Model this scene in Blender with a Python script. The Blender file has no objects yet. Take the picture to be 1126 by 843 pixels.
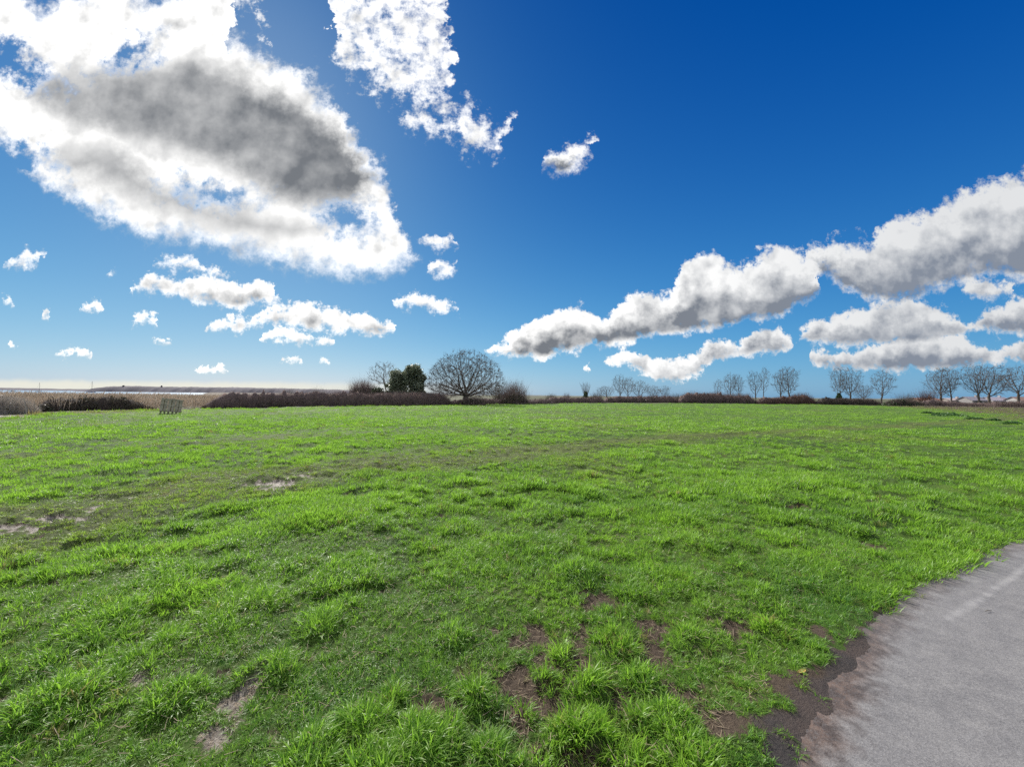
import bpy, math, random
import numpy as np
from mathutils import Matrix, Vector

random.seed(7)
RNG = np.random.default_rng(11)
scene = bpy.context.scene
C = scene.collection
R = math.radians

# ------------------------------------------------------------------ camera
CAM_H = 1.6
F, CX, CY = 423.0, 563.0, 421.5
cam = bpy.data.cameras.new('camera')
cam.sensor_width = 36.0
cam.lens = 36.0 * F / 1126.0
cam.clip_start = 0.05
cam.clip_end = 12000
cam_o = bpy.data.objects.new('camera', cam)
C.objects.link(cam_o)
CAM_M = Matrix.Rotation(R(90 + 1.70), 4, 'X') @ Matrix.Rotation(R(0.585), 4, 'Z')
cam_o.matrix_world = Matrix.Translation((0, 0, CAM_H)) @ CAM_M
scene.camera = cam_o


def ray(px, py):
    return CAM_M.to_3x3() @ Vector(((px - CX) / F, -(py - CY) / F, -1.0))


def gnd(px, py, z=0.0):
    """world ground point seen in the photograph at px, py"""
    d = ray(px, py)
    t = (z - CAM_H) / d.z
    return np.array((d.x * t, d.y * t))


def at(px, depth):
    d = ray(px, 434)
    return np.array((d.x / d.y * depth, depth))


def zat(px, py, depth):
    """height seen at px, py at forward distance depth"""
    d = ray(px, py)
    return CAM_H + d.z / d.y * depth


# ------------------------------------------------------------------ numpy noise
_P = np.random.default_rng(3).permutation(256)
_P = np.concatenate([_P, _P, _P])
_A = np.random.default_rng(4).uniform(0, 2 * np.pi, 256)
_GX, _GY = np.cos(_A), np.sin(_A)


def perlin(x, y):
    xi = np.floor(x).astype(np.int64)
    yi = np.floor(y).astype(np.int64)
    xf, yf = x - xi, y - yi
    xi &= 255
    yi &= 255
    u = xf * xf * xf * (xf * (xf * 6 - 15) + 10)
    v = yf * yf * yf * (yf * (yf * 6 - 15) + 10)

    def g(ix, iy, dx, dy):
        h = _P[_P[ix & 255] + (iy & 255)]
        return _GX[h] * dx + _GY[h] * dy
    a = g(xi, yi, xf, yf)
    b = g(xi + 1, yi, xf - 1, yf)
    c = g(xi, yi + 1, xf, yf - 1)
    d = g(xi + 1, yi + 1, xf - 1, yf - 1)
    return ((a + u * (b - a)) * (1 - v) + (c + u * (d - c)) * v) * 1.4


def fbm(x, y, s, octv=4, rough=0.5, seed=0.0):
    t = 0
    amp = 1.0
    f = 1.0 / s
    for i in range(octv):
        t = t + amp * perlin(x * f + 17.3 * i + seed, y * f - 9.1 * i + seed * 1.7)
        amp *= rough
        f *= 2.03
    return t


def sstep(a, b, x):
    t = np.clip((x - a) / (b - a), 0, 1)
    return t * t * (3 - 2 * t)


def worley(x, y, s, seed=0):
    """distance to nearest cell centre (in cell units) and that cell's hash"""
    X, Y = x / s, y / s
    xi, yi = np.floor(X).astype(np.int64), np.floor(Y).astype(np.int64)
    best = np.full(X.shape, 9.0)
    hh = np.zeros(X.shape)
    for dx in (-1, 0, 1):
        for dy in (-1, 0, 1):
            cx, cy = xi + dx, yi + dy
            h = _P[_P[(cx + seed) & 255] + (cy & 255)]
            h2 = _P[h + 57]
            px = cx + 0.15 + 0.7 * h / 255.0
            py = cy + 0.15 + 0.7 * h2 / 255.0
            d = np.hypot(X - px, Y - py)
            m = d < best
            best = np.where(m, d, best)
            hh = np.where(m, _P[h2 + 91] / 255.0, hh)
    return best, hh


# ------------------------------------------------------------------ object helpers
def mesh_np(name, v, faces, mat=None, smooth=False, attrs=None):
    """faces: an (n,k) array or list of such arrays"""
    if not isinstance(faces, list):
        faces = [faces]
    faces = [np.asarray(f, dtype=np.int32) for f in faces if len(f)]
    me = bpy.data.meshes.new(name)
    v = np.asarray(v, dtype=np.float32)
    me.vertices.add(len(v))
    me.vertices.foreach_set('co', v.ravel())
    tot = sum(f.size for f in faces)
    n = sum(len(f) for f in faces)
    me.loops.add(tot)
    me.polygons.add(n)
    me.loops.foreach_set('vertex_index', np.concatenate([f.ravel() for f in faces]))
    counts = np.concatenate([np.full(len(f), f.shape[1], dtype=np.int32) for f in faces])
    starts = np.concatenate([[0], np.cumsum(counts)[:-1]]).astype(np.int32)
    me.polygons.foreach_set('loop_start', starts)
    if smooth:
        me.polygons.foreach_set('use_smooth', np.ones(n, dtype=bool))
    for k, a in (attrs or {}).items():
        at_ = me.attributes.new(k, 'FLOAT', 'POINT')
        at_.data.foreach_set('value', np.asarray(a, dtype=np.float32))
    me.update(calc_edges=True)
    if mat:
        me.materials.append(mat)
    return me


def obj(name, me, parent=None, loc=None):
    o = bpy.data.objects.new(name, me)
    C.objects.link(o)
    if parent:
        o.parent = parent
    if loc is not None:
        o.location = loc
    return o


def tag(o, label=None, cat=None, group=None, kind=None):
    if label: o['label'] = label
    if cat: o['category'] = cat
    if group: o['group'] = group
    if kind: o['kind'] = kind
    return o


def thing(name, label, cat, loc=(0, 0, 0), rz=0.0, group=None):
    o = bpy.data.objects.new(name, None)
    C.objects.link(o)
    o.empty_display_size = 0.3
    o.location = loc
    o.rotation_euler = (0, 0, rz)
    return tag(o, label, cat, group)


def tubes(P0, P1, R0, R1, k=3):
    """one tapered prism per segment; arrays in, verts+faces out"""
    P0, P1 = np.asarray(P0, float), np.asarray(P1, float)
    R0, R1 = np.asarray(R0, float), np.asarray(R1, float)
    d = P1 - P0
    L = np.linalg.norm(d, axis=1, keepdims=True) + 1e-9
    d = d / L
    P0 = P0 - d * R0[:, None] * 0.3
    ref = np.where(np.abs(d[:, 2:3]) > 0.9, np.array([[1.0, 0, 0]]), np.array([[0, 0, 1.0]]))
    a = np.cross(d, ref)
    a /= np.linalg.norm(a, axis=1, keepdims=True) + 1e-9
    b = np.cross(d, a)
    n = len(P0)
    ang = np.arange(k) * 2 * np.pi / k
    ring = a[:, None, :] * np.cos(ang)[None, :, None] + b[:, None, :] * np.sin(ang)[None, :, None]
    v0 = P0[:, None, :] + ring * R0[:, None, None]
    v1 = P1[:, None, :] + ring * R1[:, None, None]
    v = np.concatenate([v0, v1], axis=1).reshape(-1, 3)
    base = (np.arange(n) * 2 * k)[:, None]
    fs = []
    for i in range(k):
        j = (i + 1) % k
        fs.append(np.concatenate([base + i, base + j, base + k + j, base + k + i], axis=1))
    return v, np.concatenate(fs)


class MB:
    """collects boxes and solids into one mesh"""
    def __init__(self):
        self.v, self.f = [], []

    def add(self, v, f):
        b = len(self.v)
        self.v += [tuple(p) for p in v]
        self.f += [tuple(i + b for i in q) for q in f]
        return self

    def box(self, x0, x1, y0, y1, z0, z1, m=None):
        v = [(x, y, z) for z in (z0, z1) for x, y in ((x0, y0), (x1, y0), (x1, y1), (x0, y1))]
        if m: v = [tuple(m @ Vector(p)) for p in v]
        return self.add(v, [(3, 2, 1, 0), (4, 5, 6, 7), (0, 1, 5, 4), (1, 2, 6, 5), (2, 3, 7, 6), (3, 0, 4, 7)])

    def tube(self, pts, rads, k=8):
        rings = []
        b = len(self.v)
        for i, p in enumerate(pts):
            p = Vector(p)
            d = (Vector(pts[min(i + 1, len(pts) - 1)]) - Vector(pts[max(i - 1, 0)])).normalized()
            a = d.orthogonal().normalized()
            c = d.cross(a)
            r = rads[i] if hasattr(rads, '__len__') else rads
            for j in range(k):
                t = 2 * math.pi * j / k
                self.v.append(tuple(p + a * math.cos(t) * r + c * math.sin(t) * r))
        n = len(pts)
        for i in range(n - 1):
            for j in range(k):
                j2 = (j + 1) % k
                self.f.append((b + i * k + j, b + i * k + j2, b + (i + 1) * k + j2, b + (i + 1) * k + j))
        self.f.append(tuple(b + j for j in reversed(range(k))))
        self.f.append(tuple(b + (n - 1) * k + j for j in range(k)))
        return self

    def build(self, name, mat, parent=None, bevel=0.0, loc=None):
        me = bpy.data.meshes.new(name)
        me.from_pydata(self.v, [], self.f)
        me.update()
        me.materials.append(mat)
        o = obj(name, me, parent, loc)
        if bevel:
            m = o.modifiers.new('bevel', 'BEVEL')
            m.width = bevel
            m.segments = 2
        return o


# ------------------------------------------------------------------ node helpers
class NT:
    def __init__(self, tree):
        self.t = tree
        self.n = tree.nodes
        self.l = tree.links

    def node(self, typ, **kw):
        n = self.n.new(typ)
        for k, v in kw.items():
            setattr(n, k, v)
        return n

    def put(self, sock, val):
        if val is None:
            return
        if isinstance(val, bpy.types.NodeSocket):
            self.l.new(val, sock)
        else:
            sock.default_value = val

    def m(self, op, a, b=None, c=None, clamp=False):
        n = self.node('ShaderNodeMath', operation=op, use_clamp=clamp)
        self.put(n.inputs[0], a)
        if b is not None: self.put(n.inputs[1], b)
        if c is not None: self.put(n.inputs[2], c)
        return n.outputs[0]

    def map(self, x, a, b, c=0.0, d=1.0, smooth=True):
        n = self.node('ShaderNodeMapRange')
        n.interpolation_type = 'SMOOTHSTEP' if smooth else 'LINEAR'
        self.put(n.inputs[0], x)
        for i, q in enumerate((a, b, c, d)):
            self.put(n.inputs[i + 1], q)
        return n.outputs[0]

    def noise(self, vec, scale, detail=4, rough=0.55, color=False, dist=0.0, dims='3D'):
        n = self.node('ShaderNodeTexNoise')
        n.noise_dimensions = dims
        if vec is not None: self.l.new(vec, n.inputs['Vector'])
        n.inputs['Scale'].default_value = scale
        n.inputs['Detail'].default_value = detail
        n.inputs['Roughness'].default_value = rough
        n.inputs['Distortion'].default_value = dist
        return n.outputs['Color' if color else 'Fac']

    def mix(self, f, a, b, blend='MIX'):
        n = self.node('ShaderNodeMix', data_type='RGBA', blend_type=blend)
        self.put(n.inputs[0], f)
        for s, q in ((n.inputs[6], a), (n.inputs[7], b)):
            if not isinstance(q, bpy.types.NodeSocket) and len(q) == 3:
                q = (*q, 1.0)
            self.put(s, q)
        return n.outputs[2]

    def ramp(self, f, stops):
        n = self.node('ShaderNodeValToRGB')
        while len(n.color_ramp.elements) < len(stops):
            n.color_ramp.elements.new(0.5)
        for e, (p, c) in zip(n.color_ramp.elements, stops):
            e.position = p
            e.color = (*c, 1.0)
        self.put(n.inputs[0], f)
        return n.outputs[0]

    def attr(self, name, typ='GEOMETRY', out='Fac'):
        n = self.node('ShaderNodeAttribute', attribute_name=name, attribute_type=typ)
        return n.outputs[out]

    def pos(self):
        return self.node('ShaderNodeNewGeometry').outputs['Position']

    def objc(self):
        return self.node('ShaderNodeTexCoord').outputs['Object']

    def bump(self, h, strength, dist):
        n = self.node('ShaderNodeBump')
        n.inputs['Strength'].default_value = strength
        n.inputs['Distance'].default_value = dist
        self.l.new(h, n.inputs['Height'])
        return n.outputs[0]


def material(name):
    m = bpy.data.materials.new(name)
    m.use_nodes = True
    nt = NT(m.node_tree)
    b = m.node_tree.nodes['Principled BSDF']
    return m, nt, b


def simple(name, c1, c2, scale=5.0, rough=0.8, detail=5, bump=0.0, coord='pos', spec=0.3):
    m, nt, b = material(name)
    v = nt.pos() if coord == 'pos' else nt.objc()
    f = nt.noise(v, scale, detail, 0.6)
    f = nt.map(f, 0.3, 0.7)
    nt.put(b.inputs['Base Color'], nt.mix(f, c1, c2))
    b.inputs['Roughness'].default_value = rough
    b.inputs['Specular IOR Level'].default_value = spec
    if bump:
        nt.put(b.inputs['Normal'], nt.bump(nt.noise(v, scale * 4, 4), 0.6, bump))
    return m


def leafy(name, c_lo, c_hi, rough=0.5, trans=0.35, scale=1.5, tcol=None, spec=0.35):
    """thin foliage: gloss + diffuse + light coming through"""
    m, nt, b = material(name)
    col = nt.mix(nt.map(nt.noise(nt.pos(), scale, 4, 0.6), 0.3, 0.7), c_lo, c_hi)
    nt.put(b.inputs['Base Color'], col)
    b.inputs['Roughness'].default_value = rough
    b.inputs['Specular IOR Level'].default_value = spec
    tr = nt.node('ShaderNodeBsdfTranslucent')
    nt.put(tr.inputs['Color'], col if tcol is None else (*tcol, 1.0))
    mx = nt.node('ShaderNodeMixShader')
    mx.inputs[0].default_value = trans
    nt.l.new(b.outputs[0], mx.inputs[1])
    nt.l.new(tr.outputs[0], mx.inputs[2])
    nt.l.new(mx.outputs[0], m.node_tree.nodes['Material Output'].inputs[0])
    return m


# ------------------------------------------------------------------ light, sky and clouds
SUN_AZ, SUN_EL = R(-33.0), R(37.0)      # azimuth from +Y towards +X
sun = bpy.data.lights.new('sun', 'SUN')
sun.energy = 4.6
sun.angle = R(0.6)
sun.color = (1.0, 0.955, 0.88)
sun_o = bpy.data.objects.new('sun', sun)
C.objects.link(sun_o)
sd = Vector((math.sin(SUN_AZ) * math.cos(SUN_EL), math.cos(SUN_AZ) * math.cos(SUN_EL), math.sin(SUN_EL)))
sun_o.rotation_euler = sd.to_track_quat('Z', 'Y').to_euler()

world = bpy.data.worlds.new('World')
scene.world = world
world.use_nodes = True
W = NT(world.node_tree)
bg = world.node_tree.nodes['Background']
BGS = 0.10
bg.inputs['Strength'].default_value = BGS


def uv(px, py):
    d = ray(px, py)
    return d.x / d.y, d.z / d.y


U0, U1, V0, V1 = -1.9, 1.9, -0.3, 1.4


OUT = 700


def fcurve(pts, usock):
    """pts: photograph pixels (x, y) of an outline -> elevation as a function of bearing"""
    n = W.node('ShaderNodeFloatCurve')
    q = []
    for i, (x, y) in enumerate(pts):
        if y in (OUT, 0):       # no cloud at this bearing
            near = [p for p in (pts[max(i - 1, 0)], pts[min(i + 1, len(pts) - 1)]) if p[1] not in (OUT, 0)]
            u, _ = uv(x, near[0][1] if near else 300)
            v = -0.28 if y == OUT else 1.38
        else:
            u, v = uv(x, y)
        if q: u = max(u, q[-1][0] * (U1 - U0) + U0 + 0.002)
        q.append(((u - U0) / (U1 - U0), (v - V0) / (V1 - V0)))
    c = n.mapping.curves[0]
    while len(c.points) < len(q):
        c.points.new(0.5, 0.5)
    n.mapping.use_clip = False
    n.mapping.extend = 'HORIZONTAL'
    for p, (a, b) in zip(c.points, q):
        p.location = (a, b)
        p.handle_type = 'VECTOR'
    n.mapping.update()
    W.put(n.inputs['Value'], usock)
    return W.map(n.outputs[0], 0.0, 1.0, V0, V1, smooth=False)


def build_sky():
    tc = W.node('ShaderNodeTexCoord').outputs['Generated']
    sky = W.node('ShaderNodeTexSky')
    sky.sky_type = 'NISHITA'
    sky.sun_disc = False
    sky.sun_elevation = SUN_EL
    sky.sun_rotation = SUN_AZ
    sky.altitude = 0
    sky.air_density = 1.0
    sky.dust_density = 0.6
    sky.ozone_density = 2.5
    # a deep, clean spring blue
    ssep = W.node('ShaderNodeSeparateColor')
    W.l.new(sky.outputs[0], ssep.inputs[0])
    zsep = W.node('ShaderNodeSeparateXYZ')
    W.l.new(tc, zsep.inputs[0])
    zc = W.m('MAXIMUM', zsep.outputs[2], 0.0)
    scol = W.node('ShaderNodeCombineColor')
    for i, (A, pw, k) in enumerate(((0.400, 1.30, -2.05), (0.510, 0.74, -1.42), (0.625, 0.38, -0.82))):
        q = W.m('MULTIPLY', ssep.outputs[i], BGS)
        q = W.m('MULTIPLY', W.m('DIVIDE', q, W.m('MULTIPLY_ADD', q, 0.32, 1.0)), 1.08)
        q = W.m('POWER', q, pw)
        q = W.m('MULTIPLY', q, W.m('EXPONENT', W.m('MULTIPLY', zc, k)))
        q = W.m('MAXIMUM', W.m('SUBTRACT', W.m('MULTIPLY', q, A * (1.08, 1.07, 1.0)[i]), (0.006, 0.011, 0.0)[i]), 0.0006)
        W.put(scol.inputs[i], W.m('MULTIPLY', q, 1.0 / BGS))
    skyc = scol.outputs[0]
    sx = W.node('ShaderNodeSeparateXYZ')
    W.l.new(tc, sx.inputs[0])
    X, Y, Z = sx.outputs
    ys = W.m('MAXIMUM', Y, 0.02)
    u = W.m('DIVIDE', X, ys)
    v = W.m('DIVIDE', Z, ys)
    front = W.map(Y, 0.08, 0.3)
    comb = W.node('ShaderNodeCombineXYZ')
    W.l.new(u, comb.inputs[0])
    W.l.new(v, comb.inputs[1])
    P = comb.outputs[0]
    vpos = W.m('MAXIMUM', v, 0.0)
    # two scales of billow; they get smaller towards the horizon
    n1 = W.noise(P, 7.0, 5, 0.58, color=True)
    n2 = W.noise(P, 24.0, 5, 0.62, color=True)
    n3 = W.noise(P, 85.0, 4, 0.65, color=True)

    def split(c):
        s = W.node('ShaderNodeSeparateColor')
        W.l.new(c, s.inputs[0])
        return [W.m('SUBTRACT', o, 0.5) for o in s.outputs]
    a1, a2, a3 = split(n1), split(n2), split(n3)
    A1 = W.m('MULTIPLY', W.map(vpos, 0.03, 0.75, 0.0, 1.0, False), 0.17)
    A2 = W.map(vpos, 0.02, 0.7, 0.050, 0.105, False)
    A3 = W.map(vpos, 0.02, 0.7, 0.022, 0.032, False)

    def warp(i):
        s = W.m('MULTIPLY', a1[i], A1)
        s = W.m('MULTIPLY_ADD', a2[i], A2, s)
        return W.m('MULTIPLY_ADD', a3[i], A3, s)
    wu, wv = warp(0), warp(1)
    extra = W.m('MULTIPLY_ADD', a2[2], A2, W.m('MULTIPLY', a3[2], A3))
    uu = W.m('ADD', u, wu)
    vv = W.m('ADD', v, wv)
    un = W.map(uu, U0, U1, 0.0, 1.0, False)

    def band(top, bot):
        return fcurve(top, un), fcurve(bot, un)

    def hole(px, py, rx, ry, tilt=0.0):
        cu, cv = uv(px, py)
        du, dv = W.m('SUBTRACT', uu, cu), W.m('SUBTRACT', vv, cv)
        if tilt:
            c_, s_ = math.cos(R(tilt)), math.sin(R(tilt))
            du, dv = (W.m('ADD', W.m('MULTIPLY', du, c_), W.m('MULTIPLY', dv, s_)),
                      W.m('ADD', W.m('MULTIPLY', du, -s_), W.m('MULTIPLY', dv, c_)))
        a = W.m('POWER', W.m('ABSOLUTE', W.m('DIVIDE', du, rx / F)), 2)
        b = W.m('POWER', W.m('ABSOLUTE', W.m('DIVIDE', dv, ry / F)), 2)
        r = W.m('SQRT', W.m('ADD', a, b))
        return W.m('MULTIPLY', W.m('SUBTRACT', r, 1.0), min(rx, ry) / F)


    def gap(*xs):
        return [(x, OUT) for x in xs]
    layers = []

    # ---- the great backlit cloud, upper left
    T, B = band([(-420, -40), (-150, -50), (0, -35), (30, 4), (55, 2), (80, -20), (130, -15), (180, -3), (215, -25), (243, 0),
                 (258, 38), (290, 50), (322, 68), (345, 88), (368, 108), (384, 140), (402, 165), (420, 185), (432, 207), (440, 240),
                 (452, 268), (466, 300), (480, 330)],
                [(-420, 120), (-150, 120), (0, 166), (40, 202), (90, 232), (125, 252), (160, 266), (222, 272), (300, 290), (345, 304), (400, 308),
                 (430, 302), (452, 290), (466, 280), (480, 250)])
    d1 = W.m('MINIMUM', W.m('SUBTRACT', T, vv), W.m('SUBTRACT', vv, B))
    for h in ((14, 66, 30, 9, -20), (146, 62, 8, 3, 20), (236, 212, 9, 2.5, 0), (20, 176, 20, 9, 0), (380, 242, 18, 12, -25)):
        d1 = W.m('MINIMUM', d1, W.m('MULTIPLY_ADD', extra, 0.8, W.m('MULTIPLY', hole(*h), 1.6)))
    big = d1
    Tc, Bc = band([(-30, 150), (10, 108), (40, 84), (80, 66), (130, 70), (180, 64), (212, 58), (255, 70), (300, 92), (340, 116), (378, 146), (412, 190), (430, 240)],
                  [(-30, 90), (10, 106), (40, 118), (80, 138), (130, 160), (190, 176), (250, 192), (300, 216), (340, 232), (385, 230), (412, 205), (430, 190)])
    un_s = W.map(W.m('MULTIPLY_ADD', a1[0], 0.10, u), U0, U1, 0.0, 1.0, False)
    v_s = W.m('MULTIPLY_ADD', a1[1], 0.10, W.m('MULTIPLY_ADD', a2[1], 0.015, v))
    core = W.m('MINIMUM', W.m('SUBTRACT', Tc, v_s), W.m('SUBTRACT', v_s, Bc))
    core = W.map(core, -0.045, 0.075)
    T2, B2 = band([(40, 190), (80, 152), (120, 150), (180, 196), (240, 216), (300, 228), (345, 238), (380, 262)],
                  [(40, 180), (80, 190), (120, 215), (180, 240), (240, 256), (300, 266), (345, 262), (380, 250)])
    core2 = W.m('MINIMUM', W.m('SUBTRACT', T2, v_s), W.m('SUBTRACT', v_s, B2))
    core2 = W.m('MULTIPLY', W.map(core2, -0.06, 0.08), 0.72)
    core = W.m('MAXIMUM', W.m('MULTIPLY', core, W.map(W.m('MULTIPLY_ADD', a1[2], 0.9, W.m('MULTIPLY', u, 0.35)), -0.70, 0.0, 0.62, 1.0)), core2)

    # ---- the ragged bright clouds at top centre
    T, B = band([(225, OUT), (240, -60), (262, -40), (300, 44), (312, OUT), (352, OUT), (362, 40), (372, -60), (470, -60), (488, 15), (497, 62), (506, 110), (512, OUT)],
                [(225, 0), (240, -10), (262, 8), (300, 48), (312, 0), (352, 0), (362, 62), (380, 92), (410, 108), (440, 126), (470, 132), (492, 128), (506, 112), (512, 0)])
    r1 = W.m('MINIMUM', W.m('SUBTRACT', T, vv), W.m('SUBTRACT', vv, B))
    T, B = band([(425, OUT), (440, 122), (460, 108), (490, 108), (520, 108), (532, 128), (545, 130), (556, 112), (566, 112), (575, OUT)],
                [(425, 0), (440, 124), (455, 146), (490, 150), (518, 176), (532, 172), (545, 182), (556, 168), (566, 120), (575, 0)])
    r2 = W.m('MINIMUM', W.m('SUBTRACT', T, vv), W.m('SUBTRACT', vv, B))
    rag = W.m('MAXIMUM', r1, r2)
    rag = W.m('MINIMUM', rag, 0.058)
    rag = W.m('SUBTRACT', W.m('MULTIPLY_ADD', a2[2], W.m('MULTIPLY', A2, 2.0), W.m('MULTIPLY_ADD', a3[2], W.m('MULTIPLY', A3, 2.2), rag)), 0.024)

    # ---- fair-weather cumulus rows: (outline tops, outline bases)
    rows = []

    def row(*parts):
        top, bot = [], []
        last = None
        for t, b in parts:
            x0, x1 = t[0][0], t[-1][0]
            top += [(x0 - 3, OUT)] + t + [(x1 + 3, OUT)]
            bot += [(x0 - 3, 0)] + b + [(x1 + 3, 0)]
        rows.append((top, bot))
    row(([(3, 287), (25, 279), (45, 276), (54, 284)], [(3, 290), (30, 292), (48, 288), (54, 287)]),
        ([(88, 338), (104, 331), (120, 338)], [(88, 339), (104, 342), (120, 340)]),
        ([(143, 317), (160, 305), (185, 304), (200, 309), (225, 302), (270, 306), (300, 311), (310, 321)],
         [(143, 320), (190, 322), (220, 333), (260, 337), (300, 332), (310, 323)]),
        ([(428, 333), (450, 326), (470, 325), (495, 333), (508, 341)], [(428, 335), (450, 339), (480, 345), (508, 344)]),
        ([(586, 180), (600, 166), (620, 158), (640, 150), (657, 153)], [(586, 184), (600, 191), (625, 188), (640, 174), (657, 158)]),
        ([(880, 276), (900, 270), (930, 262), (958, 270), (975, 248), (1010, 238), (1040, 223), (1080, 210), (1126, 196), (1300, 140)],
         [(880, 280), (910, 302), (950, 326), (985, 333), (1020, 322), (1060, 308), (1090, 299), (1126, 303), (1300, 315)]))
    row(([(62, 388), (80, 382), (100, 388)], [(62, 389), (80, 392), (100, 390)]),
        ([(145, 353), (160, 347), (178, 354)], [(145, 355), (160, 358), (178, 357)]),
        ([(220, 358), (240, 350), (262, 347), (275, 350), (285, 344), (310, 337), (335, 334), (370, 336), (380, 341), (405, 347), (425, 354), (438, 363)],
         [(220, 362), (260, 364), (280, 358), (330, 359), (350, 366), (400, 367), (438, 367)]),
        ([(530, 384), (555, 374), (575, 357), (600, 344), (640, 335), (664, 350), (688, 330), (715, 319), (738, 327), (753, 288), (780, 279), (805, 297),
          (840, 276), (870, 273), (897, 288), (908, 312)],
         [(530, 387), (560, 392), (600, 393), (640, 383), (690, 375), (740, 368), (800, 359), (850, 349), (893, 330), (908, 316)]))
    row(([(165, 290), (190, 281), (215, 284), (232, 294), (266, 299)], [(165, 292), (195, 297), (215, 300), (235, 304), (266, 303)]),
        ([(285, 372), (310, 359), (345, 365), (372, 376)], [(285, 373), (310, 376), (345, 379), (372, 378)]),
        ([(456, 262), (470, 248), (486, 262), (508, 268)], [(456, 263), (472, 268), (488, 274), (508, 272)]),
        ([(872, 369), (900, 351), (930, 343), (970, 330), (1000, 328), (1030, 336), (1055, 348), (1068, 358), (1090, 338), (1126, 325), (1300, 290)],
         [(872, 373), (910, 380), (970, 379), (1030, 375), (1060, 369), (1068, 364), (1090, 363), (1126, 368), (1300, 380)]))
    row(([(3, 380), (12, 376), (20, 380)], [(3, 381), (12, 383), (20, 381)]),
        ([(210, 406), (228, 400), (250, 405)], [(210, 408), (228, 409), (250, 408)]),
        ([(305, 396), (318, 391), (332, 396)], [(305, 397), (318, 399), (332, 398)]),
        ([(348, 397), (356, 394), (366, 397)], [(348, 398), (356, 400), (366, 398)]),
        ([(462, 296), (485, 284), (510, 286)], [(462, 299), (485, 302), (510, 290)]),
        ([(635, 404), (645, 398), (656, 404)], [(635, 406), (645, 408), (656, 406)]),
        ([(662, 396), (680, 385), (708, 388), (735, 396), (762, 387), (788, 371), (810, 378), (830, 364), (858, 361), (878, 376)],
         [(662, 399), (695, 403), (720, 414), (745, 421), (768, 412), (780, 399), (812, 393), (850, 388), (878, 381)]),
        ([(884, 390), (905, 383), (935, 385), (960, 379), (1000, 366), (1040, 366), (1075, 376), (1098, 386), (1108, 378), (1130, 372), (1300, 350)],
         [(884, 394), (920, 408), (960, 405), (1000, 408), (1060, 405), (1090, 399), (1110, 396), (1130, 403), (1300, 410)]))
    row(([(-8, 330), (5, 326), (20, 331)], [(-8, 332), (5, 335), (20, 333)]),
        ([(44, 345), (52, 341), (62, 346)], [(44, 346), (52, 348), (62, 347)]),
        ([(112, 298), (120, 294), (130, 299)], [(112, 299), (120, 301), (130, 300)]),
        ([(163, 375), (176, 370), (190, 376)], [(163, 376), (176, 379), (190, 378)]),
        ([(700, 404), (725, 398), (760, 402)], [(700, 406), (725, 420), (760, 416)]),
        ([(1056, 318), (1075, 308), (1100, 308), (1122, 318)], [(1056, 322), (1080, 328), (1105, 326), (1122, 321)]))
    # a light layer of puffs wherever the photograph does not look (behind and to the sides)
    dens, shade = None, None
    for top, bot in rows:
        T, B = band(top, bot)
        th = W.m('SUBTRACT', T, B)
        vb = W.m('MULTIPLY_ADD', wv, 0.30, v)        # bases stay level while tops heap up
        d = W.m('MINIMUM', W.m('SUBTRACT', T, vv), W.m('MULTIPLY', W.m('SUBTRACT', vb, B), 0.55))
        h = W.m('DIVIDE', W.m('SUBTRACT', vv, B), W.m('MAXIMUM', th, 0.004), clamp=True)
        # shade: towards the base, and only where the cloud is thick enough
        s = W.m('MULTIPLY', W.map(h, 0.92, 0.10), W.map(th, 0.008, 0.09, 0.15, 1.15))
        s = W.m('MULTIPLY', s, W.map(W.m('DIVIDE', W.m('ADD', W.m('SUBTRACT', T, vv), W.m('MULTIPLY', extra, 0.8)), W.m('MAXIMUM', th, 0.01)), 0.0, 0.45))
        w = W.map(d, -0.004, 0.01)
        s = W.m('MULTIPLY', W.m('MULTIPLY', s, w), W.map(u, -0.6, 0.2, 0.6, 0.95))
        dens = d if dens is None else W.m('MAXIMUM', dens, d)
        shade = s if shade is None else W.m('MAXIMUM', shade, s)
    dens = W.m('MULTIPLY_ADD', extra, 0.8, dens)
    dens = W.m('MULTIPLY_ADD', W.m('MULTIPLY', a1[2], A1), 0.75, dens)

    big = W.m('MULTIPLY_ADD', extra, 0.9, big)
    big = W.m('MULTIPLY_ADD', W.m('MULTIPLY', a1[2], A1), W.map(u, -0.75, -0.3, 0.3, 1.5), big)
    soft_big = W.map(big, -0.016, 0.075)
    soft_rag = W.m('MULTIPLY', W.map(rag, -0.025, 0.06), 0.97)
    lowsoft = W.map(vpos, 0.05, 0.6, 0.006, 0.026, False)
    soft_row = W.node('ShaderNodeMapRange')
    soft_row.interpolation_type = 'SMOOTHSTEP'
    W.put(soft_row.inputs[0], dens)
    W.put(soft_row.inputs[1], W.m('MULTIPLY', lowsoft, -0.5))
    W.put(soft_row.inputs[2], lowsoft)
    soft_row = soft_row.outputs[0]
    alpha = W.m('MAXIMUM', soft_big, W.m('MAXIMUM', soft_rag, soft_row))
    # thin veil around the great cloud
    alpha = W.m('MULTIPLY', alpha, front)
    # relief: difference of the billow noise towards the sun
    off = W.node('ShaderNodeVectorMath', operation='ADD')
    W.l.new(P, off.inputs[0])
    off.inputs[1].default_value = (-0.018, 0.030, 0.0)
    r_a = W.noise(P, 11.0, 4, 0.5)
    r_b = W.noise(off.outputs[0], 11.0, 4, 0.5)
    relief = W.m('SUBTRACT', r_a, r_b)
    rel2 = W.m('SUBTRACT', W.noise(P, 28.0, 3, 0.5), W.noise(off.outputs[0], 28.0, 3, 0.5))
    g = W.m('MULTIPLY_ADD', relief, 3.6, W.m('MULTIPLY', rel2, 1.0))
    # greyness
    thickbig = W.map(big, 0.03, 0.16)
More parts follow.
